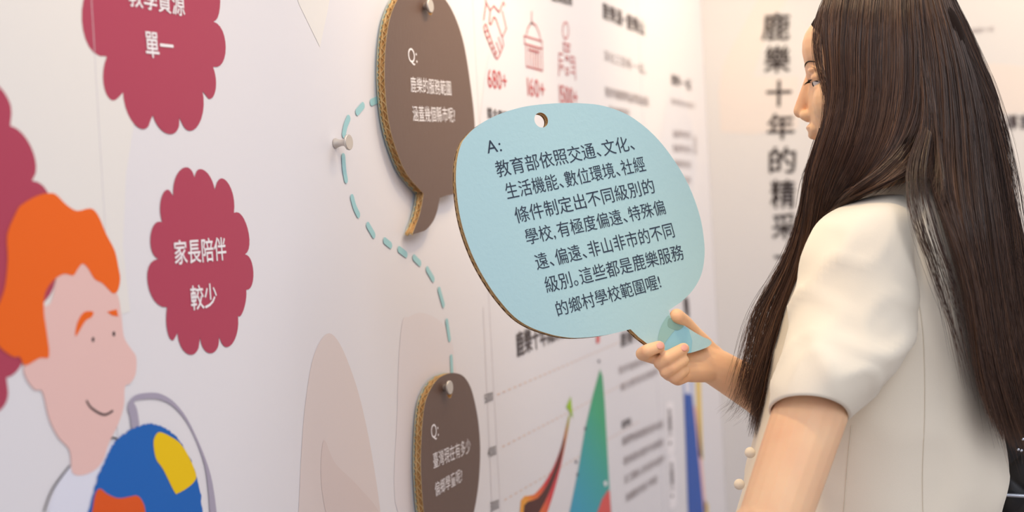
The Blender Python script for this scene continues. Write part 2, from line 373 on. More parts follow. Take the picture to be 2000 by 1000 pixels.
# chart
wtext('鹿樂十年成果展', (1010.5, 699), (1110, 657), (1008.6, 648), m_txt, .016, name='chart_title')
for t, BL, BR, TL in (('5000', (947.5, 788), (963.5, 782), (947.3, 770)), ('4000', (953.6, 894), (969.6, 888), (953.4, 875)), ('3000', (958.7, 1000), (974.7, 993), (958.5, 981))):
    wtext(t, BL, BR, TL, m_txt, name='axis_label')
m_grid = mat('print_gridline', (224, 196, 180), .5, .2)
def dashed(a, b, n, fill=.5):
    a, b = onwall([a, b], .0006); return [[a+(b-a)*(i/n), a+(b-a)*((i+fill)/n)] for i in range(n)]
for a, b in (((971, 771), (1250, 651)), ((981, 873), (1250, 733)), ((985, 977), (1250, 822))):
    strokes_obj('gridline', dashed(a, b, 34), .0022, WN, m_grid, wl)['kind'] = 'stuff'
m_axis = mat('print_axis', (205, 196, 198), .5, .2)
strokes_obj('chart_axis', [onwall([(944, 600), (962, 1005)], .0006)], .0012, WN, m_axis, wl)
A0, A1 = onwall([(1030, 995), (1112, 800)])
g_arrow = gradient_mat('print_arrow_gradient', [(0, (236, 160, 60)), (.12, (232, 120, 50)), (.35, (214, 62, 70)), (.62, (196, 66, 74)), (.85, (190, 130, 70)), (1, (160, 190, 60))], A0, A1)
ar = wall_print('growth_arrow', [(1017.6, 977.6), (1043, 966), (1064, 942), (1082, 910), (1097, 870), (1110, 815), (1113.5, 815), (1104, 870), (1093, 921), (1079, 971), (1066, 1010), (1050, 1060), (1020, 1060)], g_arrow, layer=1, n=3, label='curved red and orange growth arrow on the chart')
m_stripe = mat('print_arrow_dark', (88, 52, 48), .5, .2)
wall_print('dark_stripe', [(1024, 987), (1050, 973), (1070, 945), (1088, 903), (1103, 852), (1095, 899), (1080, 944), (1064, 980), (1045, 1015), (1027, 1040)], m_stripe, ar, layer=2, n=3)
m_lime = mat('print_lime', (160, 196, 48), .5, .2)
wall_print('arrow_head', [(1115, 774), (1106, 795), (1112, 803), (1119, 817)], m_lime, ar, layer=2, smooth=False)
G0, G1 = onwall([(1130, 1000), (1185, 760)])
g_peak = gradient_mat('print_peak_gradient', [(0, (60, 160, 190)), (.35, (62, 164, 166)), (.75, (66, 168, 122)), (1, (70, 160, 112))], G0, G1)
pk = wall_print('green_peak', [(1172, 721), (1158, 773), (1143, 838), (1129, 921), (1115, 989), (1095, 1080), (1200, 1080), (1194, 1000), (1190, 946), (1185, 856), (1181, 784), (1177, 735)], g_peak, layer=1, smooth=False, label='tall green and teal peak on the chart')
m_coral = mat('print_coral', (222, 92, 88), .5, .2)
wall_print('red_peak', [(1160, 1020), (1176, 975), (1188.6, 956), (1191, 960), (1197, 1060), (1150, 1060)], m_coral, pk, layer=2, smooth=False)
wall_print('snow_mark', [(1179, 942), (1184, 938), (1186, 946), (1182, 951)], m_white, pk, layer=3, smooth=False)
m_dot = mat('print_dot', (84, 84, 100), .5, .2)
for x, y in ((1170, 705.5), (1143.6, 837), (1125.6, 902), (1128, 927)):
    wall_print('chart_dot', [(x+2*math.cos(a), y+3.4*math.sin(a)) for a in np.linspace(0, 6.28, 10, endpoint=False)], m_dot, layer=2, smooth=False)
wall_print('chart_flag', [(1165, 655), (1171, 653), (1171, 669), (1165, 671)], m_coral, layer=2, smooth=False)
# text block right of the chart
wtext('鹿樂平台', (1213, 679), (1262, 661), (1211, 650), m_txt, .01, name='caption')
wtext('陪伴偏鄉學校師生', (1210, 732), (1282, 704), (1210, 715), m_txtl, name='caption')
wtext('媒合教育資源服務', (1213, 765), (1286, 731), (1213, 749), m_txtl, name='caption')
wtext('說明:', (1215, 838), (1234, 830), (1215, 821), m_txt, .008, name='caption')
for i, (BL, BR, TL) in enumerate((((1216, 872), (1296, 835), (1215, 854)), ((1219, 910), (1296, 870), (1218, 893)), ((1220, 946), (1298, 902), (1219, 929)), ((1223, 982), (1284, 943), (1222, 965)))):
    wtext(['偏鄉學校師資需求逐年成長', '教育資源分配的不均與落差', '志工服務人次也逐年成長中', '持續陪伴孩子學習'][i], BL, BR, TL, m_txtl, .004, name='caption')
for y0, y1, x in ((788, 887, 1308), (893, 990, 1312)):
    wall_print('white_pill', [(x-7, y0+4), (x, y0-3), (x+7, y0), (x+8, (y0+y1)/2), (x+9, y1-6), (x+2, y1+2), (x-5, y1), (x-6, (y0+y1)/2)], m_white, layer=1)
    for k, ch in enumerate('年度服務人次'[:5]):
        yy = y0+14+k*11; wtext(ch, (x-3+k*.4, yy+8), (x+3.5+k*.4, yy+5), (x-3+k*.4, yy-3), m_txt, .01, name='pill_lettering')
    wtext('・', (x-1, y1-17), (x+3, y1-19), (x-1, y1-24), m_txt, .03, name='pill_lettering')
# figures in blue, yellow and pink at the far end
m_rblue = mat('print_royal_blue', (52, 92, 176), .5, .2); m_pblue = mat('print_pale_blue', (168, 182, 222), .5, .2)
m_yel2 = mat('print_soft_yellow', (236, 200, 96), .5, .2); m_pink = mat('print_soft_pink', (236, 190, 186), .5, .2)
wall_print('blue_figure', [(1335.5, 769), (1352, 771), (1358.6, 832), (1367, 916), (1375, 1000), (1378, 1060), (1344, 1060), (1344, 1000), (1339.7, 874)], m_rblue, layer=2, smooth=False, label='tall royal blue printed shape near the corner')
wall_print('blue_figure', [(1333, 735), (1352, 733), (1352, 771), (1335.5, 769)], m_pblue, layer=1, smooth=False, label='pale blue band above the royal blue shape')
wall_print('blue_figure', [(1338, 738), (1346, 736), (1347, 768), (1340, 768)], m_white, layer=2, smooth=False, label='white stripe in the pale blue band')
wall_print('yellow_stripe', [(1359, 735), (1368, 731), (1370, 800), (1373, 900), (1366, 890), (1362, 815)], m_yel2, layer=1, smooth=False)
wall_print('pink_stripe', [(1354, 790), (1362, 800), (1370, 880), (1380, 1000), (1375, 1000), (1367, 916), (1358, 832)], m_pink, layer=1, smooth=False)
wall_print('yellow_stripe', [(1376, 975), (1383, 985), (1386, 1060), (1378, 1060)], m_yel2, layer=1, smooth=False)
wall_print('dark_figure', [(1336, 582), (1344, 584), (1346, 618), (1340, 618), (1336, 600)], m_ink, layer=1)
wall_print('dark_figure', [(1390, 868), (1397, 880), (1403, 912), (1399, 918), (1394, 900), (1389, 884)], m_ink, we, layer=1, proj=onend)
wall_print('pink_stripe', [(1390, 898), (1400, 918), (1398, 940), (1394, 980), (1390, 940)], m_pink, we, layer=0, proj=onend)
# vertical heading on the end wall
m_head = mat('print_heading_black', (62, 54, 52), .5, .2)
heads = [('鹿', 1485, 1541, 25, 80), ('樂', 1490, 1542, 89, 143), ('十', 1494, 1545, 157, 209), ('年', 1496, 1551, 222, 273), ('的', 1500, 1554, 287, 339), ('精', 1503, 1553, 351, 408), ('采', 1506, 1556, 417, 468), ('一', 1510, 1557, 499, 505), ('頁', 1514, 1560, 531, 588)]
for ch, x0, x1, y0, y1 in heads:
    wtext(ch, (x0+2, y1), (x1+1, y1-1), (x0, y0), m_head, .02, name='heading_character', parent=we, proj=onend)
wtext('鹿樂十年', (1897, 66), (1942, 62), (1897, 55), m_txtl, 0, name='caption', parent=we, proj=onend)
wtext('導言', (1966, 254), (2012, 252), (1965, 224), m_txt, .02, name='caption', parent=we, proj=onend)

# ------------------------------------------------------------------ corrugated card speech bubbles
m_kraft = mat('kraft_cardboard', (226, 198, 148), .85, .1, bump=(300, .5, (1, 1, 1)), var=(60, (206, 170, 116), (1, 1, 1)))
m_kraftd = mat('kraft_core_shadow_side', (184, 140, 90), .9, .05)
m_brown = mat('brown_card_print', (102, 78, 67), .42, .5, bump=(260, .35, (1, 3, .25)))
m_cardblue = mat('blue_card_print', (174, 208, 214), .55, .25, bump=(170, .35, (1, 1, 1)))
m_slate = mat('slate_lettering', (52, 62, 78), .6, .2)
def slab(name, outer, hole, nrm, d0, d1, m, parent, m_side=None):
    """plate with outline (points on the front plane) between depths d0 and d1 behind it"""
    loops = [outer]+([hole] if hole is not None else [])
    allp = np.concatenate(loops); n = len(allp); nrm = np.asarray(nrm)
    v = np.concatenate([allp-nrm*d0, allp-nrm*d1]); tr = tri_fill(loops)
    f = []
    for a, b, c in tr:
        nn = np.cross(allp[b]-allp[a], allp[c]-allp[a])
        if np.dot(nn, nrm) < 0: b, c = c, b
        f.append((a, b, c)); f.append((a+n, c+n, b+n))
    o = 0; ns = len(f)
    for lp in loops:
        k = len(lp)
        for i in range(k):
            f.append((o+i, o+(i+1) % k, n+o+(i+1) % k, n+o+i))
        o += k
    ob = mesh(name, v, f, m, parent)
    if m_side:
        ob.data.materials.append(m_side)
        for p in ob.data.polygons[ns:]: p.material_index = 1
    bm = bmesh.new(); bm.from_mesh(ob.data); bmesh.ops.recalc_face_normals(bm, faces=bm.faces); bm.to_mesh(ob.data); bm.free()
    return ob
def resample(p, step, closed=True):
    p = np.asarray(p); q = np.concatenate([p, p[:1]]) if closed else p
    s = np.concatenate([[0], np.cumsum(np.linalg.norm(np.diff(q, axis=0), axis=1))]); n = max(4, int(s[-1]/step))
    t = np.linspace(0, s[-1], n, endpoint=not closed)
    return np.stack([np.interp(t, s, q[:, k]) for k in range(3)], 1), t
def flute(name, loop, nrm, d0, d1, wl_, inset, m, parent, seed, out=1):
    """zigzag paper ribbon between two liners, following the rim"""
    q, t = resample(loop, wl_/6); n = len(q); r = np.random.default_rng(seed); nrm = np.asarray(nrm)
    T = np.roll(q, -1, 0)-np.roll(q, 1, 0); T /= np.linalg.norm(T, axis=1)[:, None]
    I = np.cross(np.broadcast_to(nrm, T.shape), T); c = q.mean(0)
    if np.sum(I*(c-q)) < 0: I = -I
    I = I*out
    # where the rim runs along the flutes the zigzag stretches out, as on real board
    ph = np.cumsum(.25+.75*np.abs(T[:, 2])**1.2)/6*2*math.pi + np.cumsum(r.normal(0, .05, n))
    tri = 2/math.pi*np.arcsin(np.sin(ph)*.98)
    d = (d0+d1)/2 + tri*(d1-d0)/2*.97 + r.normal(0, .00012, n)
    jit = np.convolve(r.normal(0, .0012, n), np.ones(5)/5, 'same')
    a = q-nrm*d[:, None]+I*(inset*.15+np.abs(jit))[:, None]; b = a+I*.004
    th = nrm*.00025
    v = np.concatenate([a-th, a+th, b-th, b+th]); f = []
    for i in range(n):
        j = (i+1) % n
        f += [(i, j, n+j, n+i), (i, 2*n+i, 2*n+j, j), (n+i, n+j, 3*n+j, 3*n+i)]
    return mesh(name, v, f, m, parent)
def inset_loop(loop, nrm, d):
    q = np.asarray(loop); T = np.roll(q, -1, 0)-np.roll(q, 1, 0); T /= np.linalg.norm(T, axis=1)[:, None]+1e-9
    I = np.cross(np.broadcast_to(nrm, T.shape), T); c = q.mean(0)
    if np.sum(I*(c-q)) < 0: I = -I
    return q+I*d
def circle_on(c, nrm, r, n=28):
    nrm = np.asarray(nrm); a = np.cross(nrm, [0, 0, 1]); a /= np.linalg.norm(a); b = np.cross(nrm, a)
    return np.array([c+r*(a*math.cos(t)+b*math.sin(t)) for t in np.linspace(0, 2*math.pi, n, endpoint=False)])
def bubble(name, loop, holec, nrm, T, mf, mb, parent_loc, hole_r=.0095, seed=1):
    root = empty(name, parent_loc); nrm = np.asarray(nrm, float); hole = circle_on(holec, nrm, hole_r)
    parts = [slab('front_sheet', loop, hole, nrm, 0, .0006, mf, None, m_kraft),
             slab('back_sheet', loop, hole, nrm, T-.0006, T, mb, None, m_kraft),
             slab('middle_sheet', inset_loop(loop, nrm, .0003), hole, nrm, T*.60, T*.60+.0005, m_kraft, None),
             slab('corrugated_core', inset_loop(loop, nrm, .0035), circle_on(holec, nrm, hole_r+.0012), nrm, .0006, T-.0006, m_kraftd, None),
             flute('corrugated_fluting', loop, nrm, .0008, T*.60-.0002, .0125, .0014, m_kraft, None, seed),
             flute('corrugated_fluting', loop, nrm, T*.60+.0007, T-.0008, .0085, .0012, m_kraft, None, seed+1),
             flute('hole_fluting', hole, nrm, .0008, T-.0008, .007, .001, m_kraft, None, seed+2, -1)]
    for p in parts: reparent(p, root)
    return root
def card_on_wall(px, holepx, xf, T, seed, name, label, lines, n=5, sharp=()):
    loop = []
    N = len(px)
    c = cr(px, n)
    for i in range(N):                       # keep marked corners sharp
        loop += [tuple(px[i])] + ([tuple(p) for p in c[i*n+1:(i+1)*n]] if not (i in sharp or (i+1) % N in sharp) else [])
    root = bubble(name, onwall(loop, xf), onwall(holepx, xf), (1, 0, 0), T, m_brown, m_cardblue, tuple(onwall(holepx, xf-T)), seed=seed)
    setp(root, label, 'card', 'brown question cards hanging on the wall pegs')
    for s, BL, BR, TL, off in lines:
        reparent(put_text('lettering', s, BL, BR, TL, lambda p: onwall(p, xf+.0004), m_white, None, off), root)
    return root
q1 = [(778.5, -4), (762, 34), (753.5, 86), (751, 144), (753.5, 192), (758, 230), (766.5, 269), (781, 312), (795, 341), (812, 362), (827, 378), (824, 399), (817, 427), (805, 458), (829, 451), (846, 432), (855, 408), (859, 386), (872, 382), (893, 374), (913, 335), (925, 285), (927, 238), (918, 158), (906, 86), (891, 38), (872, 2), (848, -20), (820, -26), (796, -20)]
XF = .0165; T = .0125
card_on_wall(q1, (839.5, 17), XF, T, 11, 'question_card', 'larger brown card speech bubble at the top, with a tail at its lower end',
    [('Q:', (799, 127.7), (816, 128), (799, 93.5), -.004), ('鹿樂的服務範圍', (803, 180), (882, 187), (802.5, 149), .0), ('涵蓋幾個縣市呢?', (807, 237.5), (889.5, 239), (806, 206), .0)], sharp=(10, 13, 17))
q2 = [(884, 728.4), (864, 734), (849, 747), (836, 770), (829, 793), (825, 826), (823, 860), (822, 888), (822, 916), (824, 958), (828, 1000), (836, 1040), (850, 1072), (866, 1090), (866, 1112), (858, 1140), (878, 1128), (888, 1100), (890, 1082), (908, 1055), (923, 1010), (931, 972), (936, 930), (938, 877), (934.5, 826), (927, 784), (918, 754), (904, 734)]
card_on_wall(q2, (878, 765), XF, T, 23, 'question_card', 'smaller brown card speech bubble at the bottom edge, text on Taiwan pupils',
    [('Q:', (843.5, 863), (857.5, 856), (842.5, 830), -.004), ('臺灣現在有多少', (847, 916), (919.5, 884), (845, 885), .0), ('偏鄉學童呢?', (850.5, 971), (903.5, 940), (849, 942.6), .0)], sharp=(13, 15, 18))

# pegs
m_peg = mat('brushed_nickel', (206, 198, 190), .38, .5, metal=.55)
def make_peg(pos, label, L=.0215):
    prof = [(0, .0066), (.0012, .0068), (.004, .0056), (.009, .0043), (.013, .0044), (.0165, .0062), (.0185, .0092), (.0192, .0102), (.0208, .0105), (.0218, .0102), (.0222, .0094)]
    k = L/.0222; n = 32; v = []; f = []
    def ring(pr):
        return [(pr[0]*k, pr[1]*math.cos(a), pr[1]*math.sin(a)) for a in np.linspace(0, 2*math.pi, n, endpoint=False)]
    def surf(nm, prs, c0, c1):
        v = []; f = []
        for pr in prs: v += ring(pr)
        for i in range(len(prs)-1):
            for j in range(n): f.append((i*n+j, i*n+(j+1) % n, (i+1)*n+(j+1) % n, (i+1)*n+j))
        if c0: f.append(tuple(range(n)))
        if c1: f.append(tuple(range((len(prs)-1)*n, len(prs)*n))[::-1])
        o = mesh(nm, v, f, m_peg); 
        bm = bmesh.new(); bm.from_mesh(o.data); bmesh.ops.recalc_face_normals(bm, faces=bm.faces); bm.to_mesh(o.data); bm.free()
        o.data.polygons.foreach_set('use_smooth', [len(p.vertices) == 4 for p in o.data.polygons]); return o
    root = empty('wall_peg', tuple(pos)); setp(root, label, 'peg', 'metal wall pegs')
    for o in (surf('shaft', prof[:6], True, False), surf('head', prof[5:], False, True)): o.parent = root
    return root
h = onwall((683, 277.5), .0222); make_peg((0.0004, h[1], h[2]), 'bare metal wall peg on the dashed trail, no card on it')
h = onwall((842, 11), .027); make_peg((0.0004, h[1], h[2]), 'metal wall peg holding the larger brown card at the top', .0265)
h = onwall((880, 757), .027); make_peg((0.0004, h[1], h[2]), 'metal wall peg holding the smaller brown card at the bottom', .0265)

# the answer card in the hand: its own plane
rz = .47; Rv = np.array([27.4, 5.6, 0])/31.7; Rv[2] = -rz; Dv = np.array([7.5, -30.7, 0])/31.7; Dv[2] = .07
Rv /= np.linalg.norm(Rv); Dv -= Rv*np.dot(Rv, Dv); Dv /= np.linalg.norm(Dv)
CN = Rw @ np.cross(Dv, Rv); CN /= np.linalg.norm(CN)
CP = P(1130, 430, 1.685)
if np.dot(CN, CAM-CP) < 0: CN = -CN
def oncard(pts, off=0.0):
    pts = np.asarray(pts, float); return onplane(pts[..., 0], pts[..., 1], CP+CN*off, CN)
body = [(1120, 201), (1170, 205), (1215, 219), (1250, 240), (1285, 272), (1318, 315), (1345, 362), (1365, 415), (1374, 460), (1376, 500), (1369, 538), (1352, 568), (1330, 590)]
body2 = [(975, 586), (950, 550), (927, 508), (909, 462), (898, 420), (892, 376), (890.5, 345), (893, 310), (901, 281), (911, 266), (926, 251), (950, 235), (983, 220), (1021, 209), (1056, 204), (1089, 201.5)]
bot = [(1231.5, 643), (1180, 655), (1130, 660), (1100, 658), (1072, 652), (1036, 639), (1005, 619)]
tailr = [(1306, 606), (1311, 622), (1331, 632), (1352, 646), (1373, 658), (1383, 662), (1390, 669), (1383, 677), (1366, 684), (1344, 690), (1320, 691), (1298, 687), (1280, 681), (1264, 671), (1247, 658)]
loop = [tuple(p) for p in cr(body, 5, False)]+[tailr[0]]+[tuple(p) for p in cr(tailr[1:], 4, False)]+[tuple(p) for p in cr(bot+body2, 4, False)]
ac = bubble('answer_card', oncard(loop), oncard((1057, 234.5)), CN, .0105, m_cardblue, m_brown, tuple(oncard((1060, 650))), hole_r=.0098, seed=5)
setp(ac, 'large pale blue card speech bubble with dark text, held in the hand', 'card')
A_ = [('A:', (953, 300), (981, 295), (951, 275), -.006),
      ('教育部依照交通、文化、', (973, 347), (1241, 293), (964, 315), -.005),
      ('生活機能、數位環境、社經', (992, 390), (1263, 334), (985, 358), -.005),
      ('條件制定出不同級別的', (1010, 437), (1281, 377), (1003, 405), -.005),
      ('學校,有極度偏遠、特殊偏', (1031, 480), (1302, 419), (1023, 448), -.005),
      ('遠、偏遠、非山非市的不同', (1050, 528), (1319, 463), (1043, 496), -.005),
      ('級別。這些都是鹿樂服務', (1069, 573), (1338, 506), (1061, 541), -.005),
      ('的鄉村學校範圍喔!', (1091, 619), (1293, 563), (1083, 589), -.005)]
for s, BL, BR, TL, off in A_:
    # bounding box runs along the row; the upper left corner is found from the row height
    reparent(put_text('lettering', s, BL, BR, TL, lambda p: oncard(p, .0004), m_slate, None, off), ac)
m_ol1 = mat('print_overlap_green', (150, 190, 186), .6, .2); m_ol2 = mat('print_overlap_dark', (132, 168, 160), .6, .2); m_ol3 = mat('print_overlap_blue', (146, 198, 214), .6, .2)
def card_shape(pts, m, off, smooth=True):
    q = oncard(cr(pts, 5) if smooth else pts, off); o = mesh('printed_overlap', q, orient(q, tri_fill([q])), m); reparent(o, ac); return o
card_shape([(1312, 624), (1331, 633), (1345, 643), (1352, 665), (1350, 689), (1320, 690), (1297, 686), (1294, 680), (1300, 664), (1318, 646)], m_ol3, .0003, False)
card_shape([(1306, 616), (1312, 632), (1318, 643), (1312, 652), (1300, 668), (1293, 682), (1286, 670), (1286, 655), (1293, 634)], m_ol1, .0005)
card_shape([(1308, 621), (1330, 633), (1335, 638), (1324, 645), (1312, 642), (1304, 636)], m_ol2, .0007)

# ------------------------------------------------------------------ the visitor
m_skin = mat('skin', (244, 200, 158), .48, .35, sss=.25, bump=(420, .12, (1, 1, 1)), var=(14, (236, 184, 144), (1, 1, 1)))
m_nail = mat('fingernail', (232, 168, 152), .3, .5)
m_cloth = mat('cream_suiting', (237, 226, 207), .8, .15, bump=(1400, .25, (1, 1, 1)), sheen=.2)
m_seam = mat('cream_seam_shadow', (224, 213, 194), .9, .05)
m_trs = mat('dark_trousers', (46, 44, 50), .85, .15)
person = empty('person', tuple(P(1720, 500, 1.75)*np.array([1, 1, 0])))
setp(person, 'woman with long dark hair in cream short-sleeved jacket holding the blue card', 'person')

PV = []; PF = []
def addm(v, f):
    b = len(PV); PV.extend([tuple(p) for p in v]); PF.extend([tuple(i+b for i in t) for t in f])
def sphere_vf(M, nu=20, nv=12):
    v = []; f = []
    for j in range(nv+1):
        th = math.pi*j/nv
        for i in range(nu):
            a = 2*math.pi*i/nu; v.append(M @ np.array([math.sin(th)*math.cos(a), math.sin(th)*math.sin(a), math.cos(th), 1]))
    v = [p[:3] for p in v]
    for j in range(nv):
        for i in range(nu):
            k = (i+1) % nu; f.append((j*nu+i, j*nu+k, (j+1)*nu+k, (j+1)*nu+i))
    return v, f
def ell(c, ax, r):
    """ellipsoid: centre, 3 axes (rows), radii"""
    M = np.eye(4); M[:3, :3] = (np.array(ax)*np.array(r)[:, None]).T; M[:3, 3] = c
    addm(*sphere_vf(M))
def capsule(a, b, ra, rb, flat=1.0, n=20, fl_ax=None):
    """tapered capsule with round ends"""
    a = np.array(a); b = np.array(b); t = b-a; L = np.linalg.norm(t); t = t/L
    s = np.cross(t, [0, 0, 1] if abs(t[2]) < .98 else [1, 0, 0]) if fl_ax is None else np.cross(t, fl_ax)
    s /= np.linalg.norm(s); w = np.cross(t, s); v = []; prof = []
    for k in range(7): an = math.pi/2*k/6; prof.append((-ra*math.cos(an), ra*math.sin(an)))
    for k in range(7): an = math.pi/2*k/6; prof.append((L+rb*math.sin(an), rb*math.cos(an)))
    for h, r in prof:
        for i in range(n):
            an = 2*math.pi*i/n; v.append(a+t*h+r*(s*math.cos(an)+w*math.sin(an)*flat))
    f = [(j*n+i, j*n+(i+1) % n, (j+1)*n+(i+1) % n, (j+1)*n+i) for j in range(len(prof)-1) for i in range(n)]
    addm(v, f)
def chain(pts, flat=1.0, fl_ax=None):
    """pts: (px,py,z,radius)"""
    q = [(P(p[0], p[1], p[2]), p[3]) for p in pts]
    for (a, ra), (b, rb) in zip(q[:-1], q[1:]): capsule(a, b, ra, rb, flat, fl_ax=fl_ax)
# head, in its own axes: f forward, s towards her left (to the camera), u up
Fh = Rw @ np.array([-.93, -.09, -.35]); Fh /= np.linalg.norm(Fh)
Uh = Rw @ np.array([-.03, 1, 0]); Uh -= Fh*np.dot(Uh, Fh); Uh /= np.linalg.norm(Uh)
Lh = np.cross(Uh, Fh)
if np.dot(Lh, CAM-P(1720, 140, 1.76)) < 0: Lh = -Lh
HO = P(1716, 150, 1.76); AX = (Fh, Lh, Uh)
def H(f, s_, u): return HO+Fh*f+Lh*s_+Uh*u
ell(H(-.008, 0, .03), AX, (.098, .074, .087))
ell(H(.052, 0, .045), AX, (.044, .056, .046))
ell(H(.040, 0, -.03), AX, (.055, .056, .080))
ell(H(.068, 0, .026), AX, (.0265, .040, .034))
for sg in (1, -1):
    ell(H(.050, sg*.035, -.030), AX, (.035, .026, .034))
    ell(H(.078, sg*.022, .016), AX, (.010, .021, .006))
    ell(H(.096, sg*.0105, -.040), AX, (.010, .008, .0075))
    ell(H(.0, sg*.072, -.01), AX, (.02, .008, .03))
    capsule(H(.0, sg*.05, -.05), H(.066, sg*.018, -.098), .024, .016)
ell(H(.0715, .031, .0055), AX, (.0128, .015, .0085)); ell(H(.070, .031, -.0085), AX, (.0118, .015, .0068))
ell(H(.0715, -.031, .0055), AX, (.0128, .015, .0085)); ell(H(.070, -.031, -.0085), AX, (.0118, .015, .0068))
capsule(H(.0855, 0, .014), H(.1055, 0, -.032), .0080, .0095)
ell(H(.072, 0, -.098), AX, (.02, .022, .016))
ell(H(.086, 0, -.060), AX, (.012, .024, .014))
ell(H(.0925, 0, -.0565), AX, (.0075, .020, .0048)); ell(H(.0905, 0, -.067), AX, (.0078, .017, .0055))
def CZ(px, py): return float(-((oncard((px, py))-CAM) @ Rw)[2])          # distance of the card face at a photo point
# neck, torso, near arm
chain([(1745, 210, 1.78, .052), (1775, 400, 1.78, .050)])
chain([(1700, 470, 1.645, .036), (1770, 450, 1.77, .045), (1840, 470, 1.90, .036)])
for y, rr in ((575, .105), (620, .115), (760, .11), (900, .115)):
    ell(P(1725, y, 1.75), (Fh*np.array([1, 1, 0]), Rw @ np.array([-.43, 0, .9]), np.array([0, 0, 1.])), (rr*.9, rr*1.25, .11))
chain([(1685, 490, 1.635, .038), (1655, 620, 1.598, .038), (1618, 720, 1.566, .040), (1582, 808, 1.535, .0425), (1505, 1035, 1.47, .0385)])
chain([(1503, 1035, 1.47, .039), (1380, 1150, 1.50, .036), (1230, 1240, 1.56, .024)])
chain([(1200, 1255, 1.57, .026), (1150, 1280, 1.59, .022)], flat=.6)
for k in range(4): chain([(1150, 1268+k*10, 1.585+.004*k, .009), (1105, 1288+k*11, 1.60, .008), (1075, 1310+k*9, 1.605, .007)])
chain([(1195, 1240, 1.56, .011), (1160, 1232, 1.56, .0095), (1130, 1238, 1.565, .008)])
# far arm reaching to the card
chain([(1850, 470, 1.93, .05), (1640, 872, 1.86, .040), (1560, 815, 1.845, .037), (1480, 765, CZ(1480, 765)+.040, .0300)])
# right hand round the tail of the card: palm behind, fingers curling to the front, thumb up behind the edge
def hand(pts, flat=1.0): chain([(p[0], p[1], CZ(p[0], p[1])+p[2], p[3]) for p in pts], flat)
hand([(1480, 765, .040, .0300), (1425, 733, .036, .0262), (1400, 718, .035, .0250), (1375, 706, .036, .0240), (1348, 702, .040, .0220), (1322, 700, .038, .0190)])
hand([(1385, 700, .038, .021), (1362, 686, .040, .016)])
hand([(1380, 722, .030, .017), (1350, 724, .024, .0155), (1322, 721, .022, .0140)])
hand([(1318, 694, .030, .0115), (1282, 698, .024, .0098), (1255, 691, .007, .0090), (1264, 685, -.0085, .0086), (1287, 677, -.0098, .0077)])      # index
hand([(1322, 706, .028, .0115), (1298, 714, .020, .0100), (1290, 708, .003, .0094), (1303, 699, -.0095, .0090), (1335, 681, -.0098, .0077)])     # middle
hand([(1328, 718, .024, .0112), (1308, 730, .016, .0098), (1301, 725, .003, .0092), (1312, 718, -.006, .0086), (1335, 704, -.007, .0074)])     # ring
hand([(1342, 730, .020, .0105), (1324, 740, .014, .0090), (1316, 737, .004, .0082), (1328, 729, -.001, .0076), (1338, 723, .000, .0068)])      # little finger
hand([(1394, 703, .034, .017), (1376, 674, .030, .0122), (1354, 650, .022, .0106), (1336, 629, .010, .0099), (1322, 617, -.001, .0097)])        # thumb
# hips and legs down to the floor
gx = person.location
hipc = P(1715, 1000, 1.75)
for sg in (-1, 1):
    d = (Rw @ np.array([-.43, 0, .9]))*sg; d[2] = 0
    hp = hipc+d*.085; hp[2] = .86; kn = hipc+d*.09; kn[2] = .47; an = hipc+d*.09; an[2] = .09
    capsule(hp, kn, .085, .055); capsule(kn, an, .055, .036)
    capsule(an-np.array([0, 0, .045]), an-np.array([0, 0, .045])+np.array([Fh[0], Fh[1], 0])*.15, .04, .03)
body = mesh('body', PV, PF, m_skin)
mod = body.modifiers.new('r', 'REMESH'); mod.mode = 'VOXEL'; mod.voxel_size = .0020; mod.use_smooth_shade = True
mod2 = body.modifiers.new('s', 'SMOOTH'); mod2.factor = .5; mod2.iterations = 2
dg = bpy.context.evaluated_depsgraph_get(); nm = bpy.data.meshes.new_from_object(body.evaluated_get(dg)); body.modifiers.clear(); body.data = nm
nm.polygons.foreach_set('use_smooth', [True]*len(nm.polygons))
def bvh_of(o):
    me = o.data; me.calc_loop_triangles()
    vv = [v.co.copy() for v in me.vertices]; return BVHTree.FromPolygons(vv, [tuple(t.vertices) for t in me.loop_triangles])
BB = bvh_of(body)
def hit(bv, px, py):
    d = Vector(P(px, py, 1.0)-CAM).normalized(); h = bv.ray_cast(Vector(CAM), d); return (np.array(h[0]), np.array(h[1])) if h[0] else (None, None)
reparent(body, person)
# nails
def nail(px, py, dx, dy, r):
    p, n = hit(BB, px, py)
    if p is None: return
    q, _ = hit(BB, px+dx, py+dy)
    if q is None: return
    t = q-p; t -= n*np.dot(t, n); t /= np.linalg.norm(t); b = np.cross(n, t); v = []; f = []
    M = np.eye(4); M[:3, :3] = np.array([t*r*1.25, b*r, n*.0013]).T; M[:3, 3] = p-n*.0003
    vv, ff = sphere_vf(M, 16, 8); reparent(mesh('fingernail', vv, ff, m_nail, None, True), person)
nail(1290, 675, -5, 2, .0048); nail(1337, 679, -5, 3, .0046)
